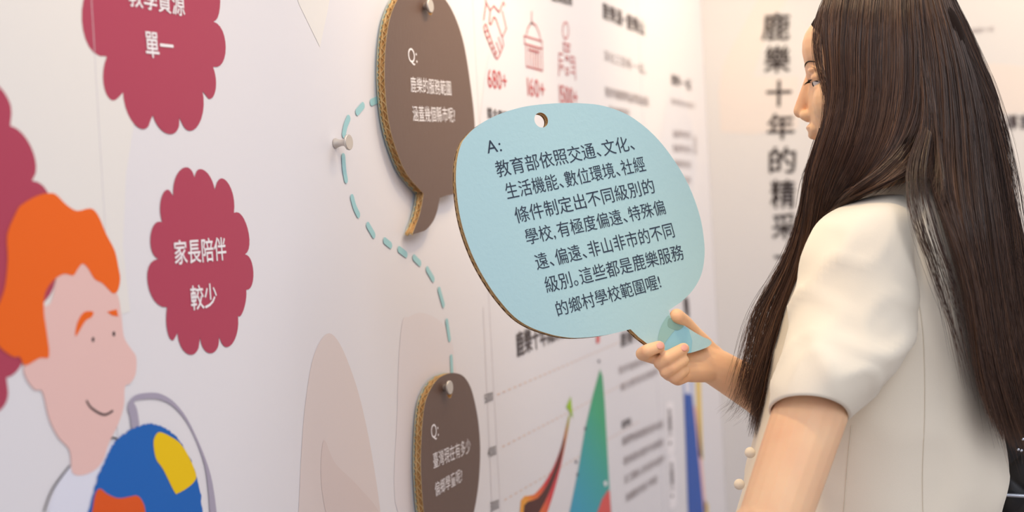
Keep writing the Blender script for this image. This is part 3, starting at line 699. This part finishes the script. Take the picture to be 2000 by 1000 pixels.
# near eye, lashes, brow
eb = H(.0705, .031, -.0005)
m_eye = mat('eye_white', (225, 215, 208), .2, .5); m_dark = mat('lash_dark', (38, 26, 24), .6, .2)
M = np.eye(4); M[:3, :3] = np.eye(3)*.0115; M[:3, 3] = eb
vv, ff = sphere_vf(M); eye = mesh('eyeball', vv, ff, m_eye, None, True); reparent(eye, person)
M = np.eye(4); M[:3, :3] = np.eye(3)*.0055; M[:3, 3] = eb+Fh*.0070-Uh*.0015
vv, ff = sphere_vf(M); reparent(mesh('iris', vv, ff, m_dark, None, True), eye)
def tubes(name, lines, r, m, parent, taper=True, k=5):
    v = []; f = []
    for l in lines:
        l = np.asarray(l); n = len(l); b = len(v)
        for i in range(n):
            t = l[min(i+1, n-1)]-l[max(i-1, 0)]; t /= np.linalg.norm(t)+1e-9
            a = np.cross(t, [.31, .2, .93]); a /= np.linalg.norm(a); c = np.cross(t, a); rr = r*(1-.85*i/(n-1) if taper else 1)
            for j in range(k): v.append(l[i]+rr*(a*math.cos(2*math.pi*j/k)+c*math.sin(2*math.pi*j/k)))
        for i in range(n-1):
            for j in range(k): f.append((b+i*k+j, b+i*k+(j+1) % k, b+(i+1)*k+(j+1) % k, b+(i+1)*k+j))
    o = mesh(name, v, f, m, None, True)
    if parent is not None: reparent(o, parent)
    return o
ls = []
for k in range(9):
    s0 = .018+.022*k/8; base = H(.0865-.35*max(0, s0-.026), s0, .0025); ls.append([base, base+Fh*.005-Uh*.001, base+Fh*.0085-Uh*.0035+Lh*.001])
tubes('eyelashes', ls, .0005, m_dark, person)
tubes('eyelid_line', [[H(.088, .016, .003), H(.088, .026, .0045), H(.082, .036, .003), H(.074, .043, -.001)]], .0008, m_dark, person, False)
ls = []
for k in range(26):
    s0 = .013+.035*k/26; b0 = H(.092-.0135*(k/26)**2-.004*k/26, s0, .024+.004*math.sin(k/26*3)); ls.append([b0, b0-Fh*.003*k/26+Lh*.004+Uh*.002*(1-k/13)])
tubes('eyebrow', ls, .0010, m_dark, person)

# ---- jacket: torso shell and short sleeve
def loft(name, rings, m, parent, n=64, sub=6, fold=None, power=2.0, thick=.0016):
    """rings: (Lx,Ly,Rx,Ry,z,dz): ellipse with one axis through two photo points at distance z, the other of half depth dz along the view"""
    R = cr(np.array(rings, float), sub, False); v = []; fw = Rw @ np.array([0, 0, -1.]); Uw = Rw @ np.array([0, 1., 0])
    for k, r in enumerate(R):
        A = P(r[0], r[1], r[4]); B = P(r[2], r[3], r[4]); c = (A+B)/2; h = (B-A)/2
        for i in range(n):
            a = 2*math.pi*i/n; ca, sa = math.cos(a), math.sin(a)
            ca = math.copysign(abs(ca)**(2/power), ca); sa = math.copysign(abs(sa)**(2/power), sa)
            p = c+h*ca+fw*r[5]*sa-(Uw*r[6]*sa if len(r) > 6 else 0)
            if fold is not None:
                d = (p-c); d /= np.linalg.norm(d); p = p+d*fold(p, k/(len(R)-1), a)
            v.append(p)
    K = len(R); f = [(j*n+i, j*n+(i+1) % n, (j+1)*n+(i+1) % n, (j+1)*n+i) for j in range(K-1) for i in range(n)]
    o = mesh(name, v, f, m, None, True)
    if thick:
        md = o.modifiers.new('s', 'SOLIDIFY'); md.thickness = thick; md.offset = 0
        nm = bpy.data.meshes.new_from_object(o.evaluated_get(bpy.context.evaluated_depsgraph_get())); o.modifiers.clear(); o.data = nm
        nm.polygons.foreach_set('use_smooth', [True]*len(nm.polygons))
    bm = bmesh.new(); bm.from_mesh(o.data); bmesh.ops.recalc_face_normals(bm, faces=bm.faces); bm.to_mesh(o.data); bm.free()
    if parent is not None: reparent(o, parent)
    return o
def fold_t(p, t, a):
    q = Vector(p)
    return .008*noise.noise(Vector((q.x*9, q.y*9, q.z*3)))+.004*max(0, 1-abs(noise.noise(Vector((q.x*12, q.y*12, q.z*7+q.x*4))))*2.4)**2
def fold_s(p, t, a):
    q = Vector(p)
    r1 = 1-abs(noise.noise(Vector((q.x*11+q.z*7, q.y*10, q.z*8-q.x*5))))*2.2
    r2 = 1-abs(noise.noise(Vector((q.x*19-q.z*12+5, q.y*16, q.z*14+q.x*9))))*2.2
    w = min(1, t*2.2)*min(1, (1.02-t)*5)
    return w*(.0065*max(0, r1)**2+.0035*max(0, r2)**2)-.002
torso = loft('jacket_body', [(1752, 352, 1822, 350, 1.78, .05), (1722, 368, 1850, 362, 1.775, .085), (1660, 392, 1862, 385, 1.765, .145), (1604, 440, 1872, 430, 1.762, .172), (1564, 520, 1886, 515, 1.758, .180), (1534, 600, 1900, 600, 1.752, .178),
    (1512, 700, 1914, 700, 1.75, .168), (1493, 800, 1930, 800, 1.75, .165), (1474, 890, 1951, 900, 1.75, .166), (1464, 950, 1950, 945, 1.75, .168), (1452, 1000, 1938, 1000, 1.75, .17), (1436, 1100, 1940, 1100, 1.75, .18), (1425, 1200, 1955, 1200, 1.75, .185)], m_cloth, person, fold=fold_t)
sleeve = loft('jacket_sleeve', [(1700, 384, 1762, 384, 1.665, .040, 0), (1648, 402, 1776, 425, 1.642, .068, 0), (1604, 430, 1782, 480, 1.62, .068, 0), (1572, 490, 1785, 550, 1.603, .063, 0), (1558, 572, 1780, 640, 1.588, .060, .003), (1537, 650, 1756, 718, 1.568, .058, .010), (1517, 726, 1706, 770, 1.545, .058, .020), (1503, 795, 1656, 822, 1.53, .051, .026)], m_cloth, person, fold=fold_s, thick=.0024)
BT = bvh_of(torso); BS = bvh_of(sleeve)
# children keep world coordinates in their data, so rays can be cast on them directly
def on_surface(bv, pts, n=8, lift=.0004):
    out = []
    for x, y in cr(pts, n, False):
        p, nn = hit(bv, x, y)
        if p is not None: out.append(p+(CAM-p)/np.linalg.norm(CAM-p)*lift)
    return out
tubes('jacket_seam', [on_surface(BT, [(1790, 560), (1802, 640), (1806, 720), (1806, 820), (1802, 920), (1803, 1010)])], .0006, m_seam, person, False)
tubes('jacket_seam', [on_surface(BT, [(1663, 830), (1656, 900), (1648, 1000)])], .0006, m_seam, person, False)
for x, y in ((1461, 884), (1440, 946)):
    c = P(x+4, y, 1.70); M = np.eye(4); M[:3, :3] = np.diag([.007, .007, .007]); M[:3, 3] = c
    vv, ff = sphere_vf(M); reparent(mesh('jacket_button', vv, ff, m_cloth, None, True), person)
# trousers over the legs
for sg in (-1, 1):
    d = (Rw @ np.array([-.43, 0, .9]))*sg; d[2] = 0; v = []; n = 28; zs = [(.87, .095), (.8, .10), (.6, .085), (.3, .08), (.07, .085)]
    for z, r in zs:
        for i in range(n): a = 2*math.pi*i/n; v.append([hipc[0]+d[0]*.08+r*math.cos(a), hipc[1]+d[1]*.08+r*math.sin(a), z])
    reparent(mesh('trouser_leg', v, [(j*n+i, j*n+(i+1) % n, (j+1)*n+(i+1) % n, (j+1)*n+i) for j in range(len(zs)-1) for i in range(n)], m_trs, None, True), person)

# ---- hair: a dark under-layer and several thousand strands that follow hand-set guides
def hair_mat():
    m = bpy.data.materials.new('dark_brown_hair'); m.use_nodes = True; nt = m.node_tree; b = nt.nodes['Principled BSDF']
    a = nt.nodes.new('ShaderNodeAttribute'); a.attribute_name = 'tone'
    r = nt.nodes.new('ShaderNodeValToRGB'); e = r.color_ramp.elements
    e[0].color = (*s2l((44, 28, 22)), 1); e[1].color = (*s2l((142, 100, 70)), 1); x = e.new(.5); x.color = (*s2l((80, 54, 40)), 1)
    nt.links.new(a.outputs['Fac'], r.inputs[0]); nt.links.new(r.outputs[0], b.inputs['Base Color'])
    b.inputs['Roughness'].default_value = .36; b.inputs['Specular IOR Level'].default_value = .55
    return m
m_hair = hair_mat(); m_scalp = mat('hair_underlayer', (36, 24, 19), .9, .05)
NG = 22
def guide(pts):
    """pts: (px,py,z) -> NG points evenly spread along a smooth curve"""
    q = cr(np.array(pts, float), 10, False); w = q*np.array([1, 1, 1500.])
    s = np.concatenate([[0], np.cumsum(np.linalg.norm(np.diff(w, axis=0), axis=1))]); t = np.linspace(0, s[-1], NG)
    return np.stack([np.interp(t, s, q[:, k]) for k in range(3)], 1)
def sheet(gs, u):
    """smooth blend between the guides at parameters u in 0..1 -> (len(u), NG, 3)"""
    G = np.array([guide(g) for g in gs]); N = len(G); x = np.clip(u, 0, 1)*(N-1); i = np.clip(x.astype(int), 0, N-2); t = (x-i)[:, None, None]
    g = lambda k: G[np.clip(k, 0, N-1)]
    a, b, c, d = g(i-1), g(i), g(i+1), g(i+2)
    return .5*((2*b)+(-a+c)*t+(2*a-5*b+4*c-d)*t**2+(-a+3*b-3*c+d)*t**3)
SV = []; SF = []; ST = []; nsv = 0
def strands(S, r, tone, k=3):
    global nsv
    W3 = P(S[..., 0], S[..., 1], S[..., 2]); n, m_, _ = W3.shape
    T = np.gradient(W3, axis=1); T /= np.linalg.norm(T, axis=2, keepdims=True)+1e-9
    a = np.cross(T, np.array([.4, .5, .77])); a /= np.linalg.norm(a, axis=2, keepdims=True)+1e-9; c = np.cross(T, a)
    v_ = np.linspace(0, 1, m_); rr = (r[:, None]*np.minimum(1, (1-v_)[None]*5+.25))[..., None]
    ang = np.arange(k)*2*math.pi/k
    V = np.stack([W3+rr*(a*math.cos(t)+c*math.sin(t)) for t in ang], 2)     # n, m, k, 3
    idx = np.arange(n*m_*k).reshape(n, m_, k)+nsv
    j = (np.arange(k)+1) % k
    Fq = np.stack([idx[:, :-1, :], idx[:, :-1, j], idx[:, 1:, j], idx[:, 1:, :]], -1).reshape(-1, 4)
    SV.append(V.reshape(-1, 3)); SF.append(Fq); ST.append(np.repeat(tone, m_*k)); nsv += n*m_*k
def wav(u, seed, fr):
    r = np.random.default_rng(seed); o = 0
    for k in range(4): o = o+np.sin(u*fr*(1+.7*k)+r.uniform(0, 6.28))/(1+.6*k)
    return o/2
def grow(gs, N, thick, jit, seed, u0=0., u1=1., rad=.00034, tips=(.8, 1.0), clump=9., outz=0., cut=None, spread=1., tone0=0., pl=.55):
    r = np.random.default_rng(seed); u = r.uniform(u0, u1, N); S = sheet(gs, u); v = np.linspace(0, 1, NG)[None]
    dr = np.clip(u+r.normal(0, .055, N), 0, 1); vv_ = (v**1.4)[..., None]; S = S*(1-vv_)+sheet(gs, dr)*vv_      # strands drift across each other
    # locks: strands are drawn towards lock centres, more so towards the tips
    nl = 70; cs = np.sort(r.random(nl)); lk = np.abs(u[:, None]-cs[None]).argmin(1); cen = cs[lk]; Sc = sheet(gs, cen)
    lp = r.uniform(.15, 1., nl)[lk][:, None]; pull = (pl*1.25*lp*v**1.2*(.4+.6*r.random((N, 1))))[..., None]
    S = S*(1-pull)+Sc*pull
    la = r.normal(0, 1, (nl, 4))[lk]; lph = la[:, 3:4]*3
    S[..., 0] += (la[:, :1]*3.2+np.sin(lph+v*(6+la[:, 1:2]))*6+np.sin(lph*2+v*13)*2.5)*v*spread + wav(u[:, None]*40+v*9, seed+1, 1.3)*3*v*spread
    S[..., 0] += np.cumsum(r.normal(0, 1, (N, NG)), 1)*jit*.55*v + r.normal(0, 1, (N, 1))*jit*4*v**1.5
    S[..., 1] += r.normal(0, 1, (N, 1))*jit*3*v
    d = r.random((N, 1))
    S[..., 2] += outz + thick*d*(.25+.75*v) + (la[:, 1:2]*.0035+np.sin(lph+v*7+1)*.003)*(v**.6) + r.normal(0, .0006, (N, 1))
    L = r.uniform(tips[0], tips[1], N)            # strand length
    x = np.linspace(0, 1, NG)[None]*L[:, None]*(NG-1); i0 = np.clip(x.astype(int), 0, NG-2); t = (x-i0)[..., None]
    ii = np.arange(N)[:, None]; S = S[ii, i0]*(1-t)+S[ii, i0+1]*t
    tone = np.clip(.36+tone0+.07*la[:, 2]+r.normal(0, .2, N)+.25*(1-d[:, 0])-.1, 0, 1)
    strands(S, rad*r.uniform(.6, 1.25, N), tone)
# side and front mass: from the parting over the ear, forward over the shoulder, out again below it
Bg = [[(1646, -70, 1.735), (1612, 0, 1.700), (1605, 60, 1.690), (1612, 130, 1.685), (1613, 200, 1.685), (1598, 260, 1.690), (1578, 330, 1.70), (1570, 400, 1.715), (1560, 490, 1.735), (1524, 585, 1.745), (1482, 690, 1.735), (1456, 800, 1.725)],
      [(1675, -80, 1.725), (1648, 0, 1.680), (1640, 90, 1.664), (1642, 190, 1.662), (1620, 280, 1.668), (1595, 360, 1.69), (1582, 440, 1.72), (1560, 540, 1.75), (1520, 650, 1.75), (1488, 750, 1.74), (1468, 850, 1.73)],
      [(1710, -85, 1.715), (1690, 0, 1.665), (1682, 100, 1.645), (1682, 200, 1.640), (1660, 290, 1.645), (1625, 370, 1.68), (1600, 450, 1.73), (1575, 560, 1.765), (1535, 680, 1.765), (1500, 780, 1.75), (1482, 850, 1.74)],
      [(1740, -85, 1.71), (1728, 0, 1.66), (1725, 100, 1.638), (1722, 200, 1.630), (1700, 290, 1.630), (1660, 365, 1.645), (1620, 420, 1.70), (1590, 530, 1.77), (1550, 660, 1.775), (1515, 780, 1.76)],
      [(1765, -85, 1.71), (1765, 10, 1.66), (1770, 110, 1.636), (1765, 210, 1.628), (1740, 290, 1.622), (1690, 355, 1.625), (1640, 398, 1.66), (1600, 500, 1.77), (1570, 600, 1.78)],
      [(1785, -85, 1.712), (1792, 10, 1.662), (1802, 120, 1.640), (1800, 210, 1.630), (1775, 285, 1.618), (1725, 340, 1.610), (1670, 378, 1.63), (1620, 430, 1.74), (1590, 540, 1.78)]]
# back mass: from the crown down the back to the waist
Dg = [[(1775, -85, 1.715), (1795, 20, 1.668), (1812, 130, 1.644), (1815, 230, 1.630), (1812, 310, 1.610), (1826, 380, 1.600), (1858, 460, 1.592), (1884, 550, 1.588), (1900, 640, 1.586), (1916, 740, 1.585), (1946, 840, 1.585)],
      [(1795, -80, 1.72), (1822, 20, 1.675), (1842, 130, 1.652), (1850, 240, 1.635), (1854, 330, 1.618), (1868, 420, 1.608), (1894, 520, 1.600), (1913, 620, 1.598), (1932, 730, 1.598), (1968, 870, 1.60)],
      [(1812, -75, 1.73), (1845, 20, 1.69), (1872, 120, 1.672), (1890, 230, 1.655), (1900, 340, 1.640), (1912, 440, 1.632), (1932, 560, 1.628), (1948, 680, 1.628), (1972, 790, 1.63), (2015, 900, 1.64)],
      [(1826, -70, 1.75), (1862, 20, 1.725), (1893, 110, 1.712), (1920, 200, 1.70), (1936, 300, 1.69), (1950, 400, 1.685), (1965, 520, 1.682), (1985, 650, 1.685), (2010, 780, 1.69), (2050, 900, 1.70)],
      [(1832, -68, 1.78), (1872, 20, 1.77), (1908, 110, 1.77), (1938, 190, 1.77), (1957, 280, 1.765), (1972, 370, 1.76), (1984, 460, 1.755), (1998, 560, 1.755), (2020, 700, 1.76), (2060, 850, 1.77)]]
# nape: strands swept from behind the ear down to the shoulder, closing the gap between the two masses
Ng = [[(1772, -80, 1.712), (1776, 0, 1.663), (1780, 60, 1.65), (1792, 160, 1.635), (1788, 230, 1.622), (1762, 290, 1.612), (1715, 338, 1.606), (1660, 378, 1.63), (1615, 440, 1.72)],
      [(1778, -82, 1.712), (1784, 0, 1.664), (1790, 70, 1.65), (1804, 170, 1.634), (1806, 245, 1.620), (1792, 302, 1.608), (1758, 343, 1.600), (1700, 370, 1.612), (1640, 402, 1.66)],
      [(1784, -82, 1.713), (1792, 0, 1.667), (1800, 80, 1.652), (1814, 180, 1.634), (1820, 260, 1.618), (1818, 305, 1.606), (1812, 335, 1.600), (1802, 356, 1.598), (1788, 372, 1.60)],
      [(1790, -82, 1.716), (1800, 0, 1.670), (1806, 80, 1.655), (1820, 180, 1.636), (1828, 270, 1.618), (1830, 320, 1.603), (1834, 350, 1.598), (1838, 380, 1.594), (1846, 410, 1.590)]]
def lift(gs, k=.030): return [[(x, y, z-k*min(1, max(0, (y-300)/130))*min(1, max(0, (1.70-z)/.06))) for x, y, z in g] for g in gs]
Eg0 = Dg; Dg = lift(Dg); Ng = lift(Ng)
# far side, hidden from here: mirrored roughly about the head
def farside(gs, dz): return [[(x+(12 if z < 1.76 else 0), y, z+max(0, (1.76-z))*2+dz) for x, y, z in g] for g in gs]
Eg = farside(Dg, 0.0)
Cg = [[(x, y, 1.76+(1.76-z)) for x, y, z in g[:8]] for g in Bg]
def under(name, gs, inset, vmax, th=.012, nu=60, u0=0.):
    u = np.linspace(u0, 1, nu); S = sheet(gs, u); k = max(4, int(NG*vmax)); S = S[:, :k]; v = []
    S = S.copy(); S[..., 2] += inset+.004*np.sin(u*70)[:, None]
    A = P(S[..., 0], S[..., 1], S[..., 2]).reshape(-1, 3); B_ = P(S[..., 0], S[..., 1], S[..., 2]+th).reshape(-1, 3); n = len(A); f = []
    for i in range(nu-1):
        for j in range(k-1):
            a = i*k+j; b = a+k; f += [(a, b, b+1, a+1), (a+n, a+1+n, b+1+n, b+n)]
    for i in range(nu-1): a = i*k; f += [(a, a+n, a+k+n, a+k)]; a = i*k+k-1; f += [(a, a+k, a+k+n, a+n)]
    for j in range(k-1): f += [(j, j+1, j+1+n, j+n)]; a = (nu-1)*k+j; f += [(a, a+n, a+1+n, a+1)]
    return np.concatenate([A, B_]), f
UV_ = []; UF_ = []
for gs, ins, vm, u0 in ((Bg[1:], .014, .50, 0), (Ng, .014, .50, 0), (Dg, .018, .40, 0), (Dg, .020, .84, .16), (Eg, -.012, .8, 0), (Cg, -.012, .9, 0)):
    v, f = under('u', gs, ins, vm, u0=u0); b = len(UV_); UV_ += list(v); UF_ += [tuple(i+b for i in t) for t in f]
# cap over the skull
def cap():
    v = []; f = []; nu, nv = 40, 18
    for j in range(nv+1):
        for i in range(nu):
            a = 2*math.pi*i/nu; fr = .5+.5*math.cos(a)          # 1 at the forehead
            lim = math.pi*(.72-.40*fr**1.5); th = lim*j/nv
            d = np.array([math.sin(th)*math.cos(a), math.sin(th)*math.sin(a), math.cos(th)])
            v.append(H(-.008+.104*d[0], .082*d[1], .03+.096*d[2]))
    for j in range(nv):
        for i in range(nu): f.append((j*nu+i, j*nu+(i+1) % nu, (j+1)*nu+(i+1) % nu, (j+1)*nu+i))
    return v, f
v, f = cap(); b = len(UV_); UV_ += list(v); UF_ += [tuple(i+b for i in t) for t in f]
base = mesh('hair', UV_, UF_, m_scalp, None, True)
grow(Bg, 7200, .020, .4, 1, rad=.00026)
grow(Dg, 6200, .022, .45, 2, rad=.00026, spread=.75)
grow(Ng, 3000, .012, .45, 21, rad=.00027, tips=(.7, 1.))
grow(Bg[1:], 900, .03, 1.6, 3, rad=.00024, tips=(.6, 1.0))
grow(Dg[:2], 900, .02, .6, 31, rad=.00026)
grow(Dg, 900, .03, 1.8, 4, rad=.00024, tips=(.6, 1.05))
grow(Eg, 1100, .01, .6, 5, rad=.0006)
grow(Cg, 900, .01, .6, 6, rad=.0006)
# fine wisps over the temple and cheek
Wg = [[(1640, -60, 1.735), (1606, 0, 1.71), (1590, 50, 1.70), (1588, 100, 1.70), (1598, 150, 1.695), (1612, 205, 1.69), (1606, 270, 1.69), (1590, 340, 1.70), (1572, 420, 1.72)],
      [(1650, -65, 1.73), (1620, 0, 1.70), (1604, 60, 1.69), (1605, 120, 1.685), (1620, 180, 1.68), (1618, 250, 1.68), (1600, 320, 1.69), (1585, 400, 1.71)]]
grow(Wg, 110, .006, 1.3, 7, rad=.0002, tone0=.15, pl=0.)
# loose ends around the chest lock and the outline of the back
Lg = [[(1600, 250, 1.69), (1575, 330, 1.70), (1560, 420, 1.72), (1530, 510, 1.735), (1480, 600, 1.74), (1455, 700, 1.73), (1440, 780, 1.725), (1415, 805, 1.72)],
      [(1615, 260, 1.69), (1590, 350, 1.71), (1570, 450, 1.73), (1535, 560, 1.745), (1500, 660, 1.74), (1475, 740, 1.735), (1455, 800, 1.73), (1425, 822, 1.72)]]
grow(Lg, 420, .02, 2.8, 8, rad=.00022, tips=(.75, 1.))
Og = [[(1835, -60, 1.76), (1880, 25, 1.75), (1918, 110, 1.75), (1950, 190, 1.745), (1975, 290, 1.74), (1990, 390, 1.735), (2005, 500, 1.73), (2030, 650, 1.735)],
      [(1820, -66, 1.745), (1862, 30, 1.72), (1895, 115, 1.71), (1925, 200, 1.70), (1948, 300, 1.69), (1965, 400, 1.685), (1985, 520, 1.68), (2010, 660, 1.68)]]
grow(Og, 260, .01, 2.6, 9, rad=.00022, tips=(.4, 1.))
# a few strands straying over the jacket shoulder and back
Jg = [[(1800, 240, 1.62), (1770, 330, 1.585), (1775, 420, 1.565), (1810, 520, 1.572), (1850, 640, 1.575), (1880, 760, 1.578)],
      [(1820, 260, 1.61), (1810, 350, 1.585), (1835, 450, 1.575), (1870, 560, 1.575), (1895, 680, 1.578), (1920, 800, 1.58)]]
Jg = lift(Jg, .028)
grow(Jg, 110, .004, 2.4, 10, rad=.00024, tips=(.5, 1.))
V_ = np.concatenate(SV); F_ = np.concatenate(SF)
me = bpy.data.meshes.new('hair_strands'); me.vertices.add(len(V_)); me.vertices.foreach_set('co', V_.astype(np.float32).ravel())
me.loops.add(F_.size); me.loops.foreach_set('vertex_index', F_.astype(np.int32).ravel())
me.polygons.add(len(F_)); me.polygons.foreach_set('loop_start', np.arange(0, F_.size, 4, dtype=np.int32)); me.polygons.foreach_set('loop_total', np.full(len(F_), 4, np.int32))
me.update(calc_edges=True); me.polygons.foreach_set('use_smooth', np.ones(len(F_), bool))
at = me.attributes.new('tone', 'FLOAT', 'POINT'); at.data.foreach_set('value', np.concatenate(ST).astype(np.float32))
hs_ = link('hair_strands', me, m_hair); hs_['kind'] = 'stuff'
reparent(base, person); reparent(hs_, base)

# ---- black quilted bag behind her waist
m_bag = mat('black_quilted_leather', (30, 29, 33), .38, .5, bump=(500, .2, (1, 1, 1)))
m_metal = mat('polished_silver', (205, 210, 220), .2, .6, metal=1)
def quilt_panel(name, c, hw, hh, dp, ax, m):
    """puffed panel with diamond stitching; ax = (right, up, out)"""
    n = 60; v = []; f = []
    for j in range(n+1):
        for i in range(n+1):
            a = -1+2*i/n; b = -1+2*j/n
            e = (1-abs(a)**6)**.5*(1-abs(b)**6)**.5
            x = a*hw; y = b*hh; k = math.pi/.052
            q = abs(math.sin((x+y)*k*.7))*abs(math.sin((x-y)*k*.7))
            v.append(c+ax[0]*x+ax[1]*y+ax[2]*(dp*e+.007*q**.45*e))
    for j in range(n):
        for i in range(n): a = j*(n+1)+i; f.append((a, a+1, a+n+2, a+n+1))
    b = len(v); v += [c+ax[0]*sx*hw+ax[1]*sy*hh-ax[2]*dp for sx, sy in ((-1, -1), (1, -1), (1, 1), (-1, 1))]
    f.append((b, b+3, b+2, b+1))
    co = [0, n, (n+1)**2-1, (n+1)*n]
    e0 = [list(range(0, n+1)), [i*(n+1)+n for i in range(n+1)], list(range((n+1)*n, (n+1)**2))[::-1], [i*(n+1) for i in range(n+1)][::-1]]
    for k, e in enumerate(e0):
        f.append(tuple(e)+(b+(k+1) % 4, b+k))
    return mesh(name, v, f, m, None, True)
bc = P(2064, 985, 1.90); bx = (Rw @ np.array([.97, 0, .25]))*np.array([1, 1, 0]); bx /= np.linalg.norm(bx); bz = np.array([0, 0, 1.]); bo = np.cross(bx, bz)
if np.dot(bo, CAM-bc) < 0: bo = -bo
bagr = empty('quilted_bag', tuple(bc-bz*.12)); setp(bagr, 'black quilted bag with silver trim behind the woman at lower right', 'bag')
reparent(quilt_panel('flap', bc+bz*.055+bo*.012, .085, .075, .022, (bx, bz, bo), m_bag), bagr)
reparent(quilt_panel('bag_body', bc-bz*.045, .088, .085, .028, (bx, bz, bo), m_bag), bagr)
trim = [bc+bx*t+bz*(.024-.004*math.cos(t*20))+bo*.046 for t in np.linspace(-.088, .085, 20)]
reparent(tubes('silver_trim', [trim], .0032, m_metal, None, False, 8), bagr)
chainp = cr(np.array([P(2000, 905, 1.80), P(1990, 820, 1.77), P(1955, 680, 1.745), P(1925, 560, 1.745), P(1895, 450, 1.745), P(1850, 380, 1.745)]), 8, False)
reparent(tubes('strap', [chainp], .0028, m_bag, None, False, 6), bagr)
for x, y in ((1989, 878), (1995, 880), (1998, 858)):
    M = np.eye(4); M[:3, :3] = np.eye(3)*.0016; M[:3, 3] = P(x, y, 1.585); vv, ff = sphere_vf(M, 12, 8)
    reparent(mesh('silver_stud', vv, ff, m_metal, None, True), bagr)
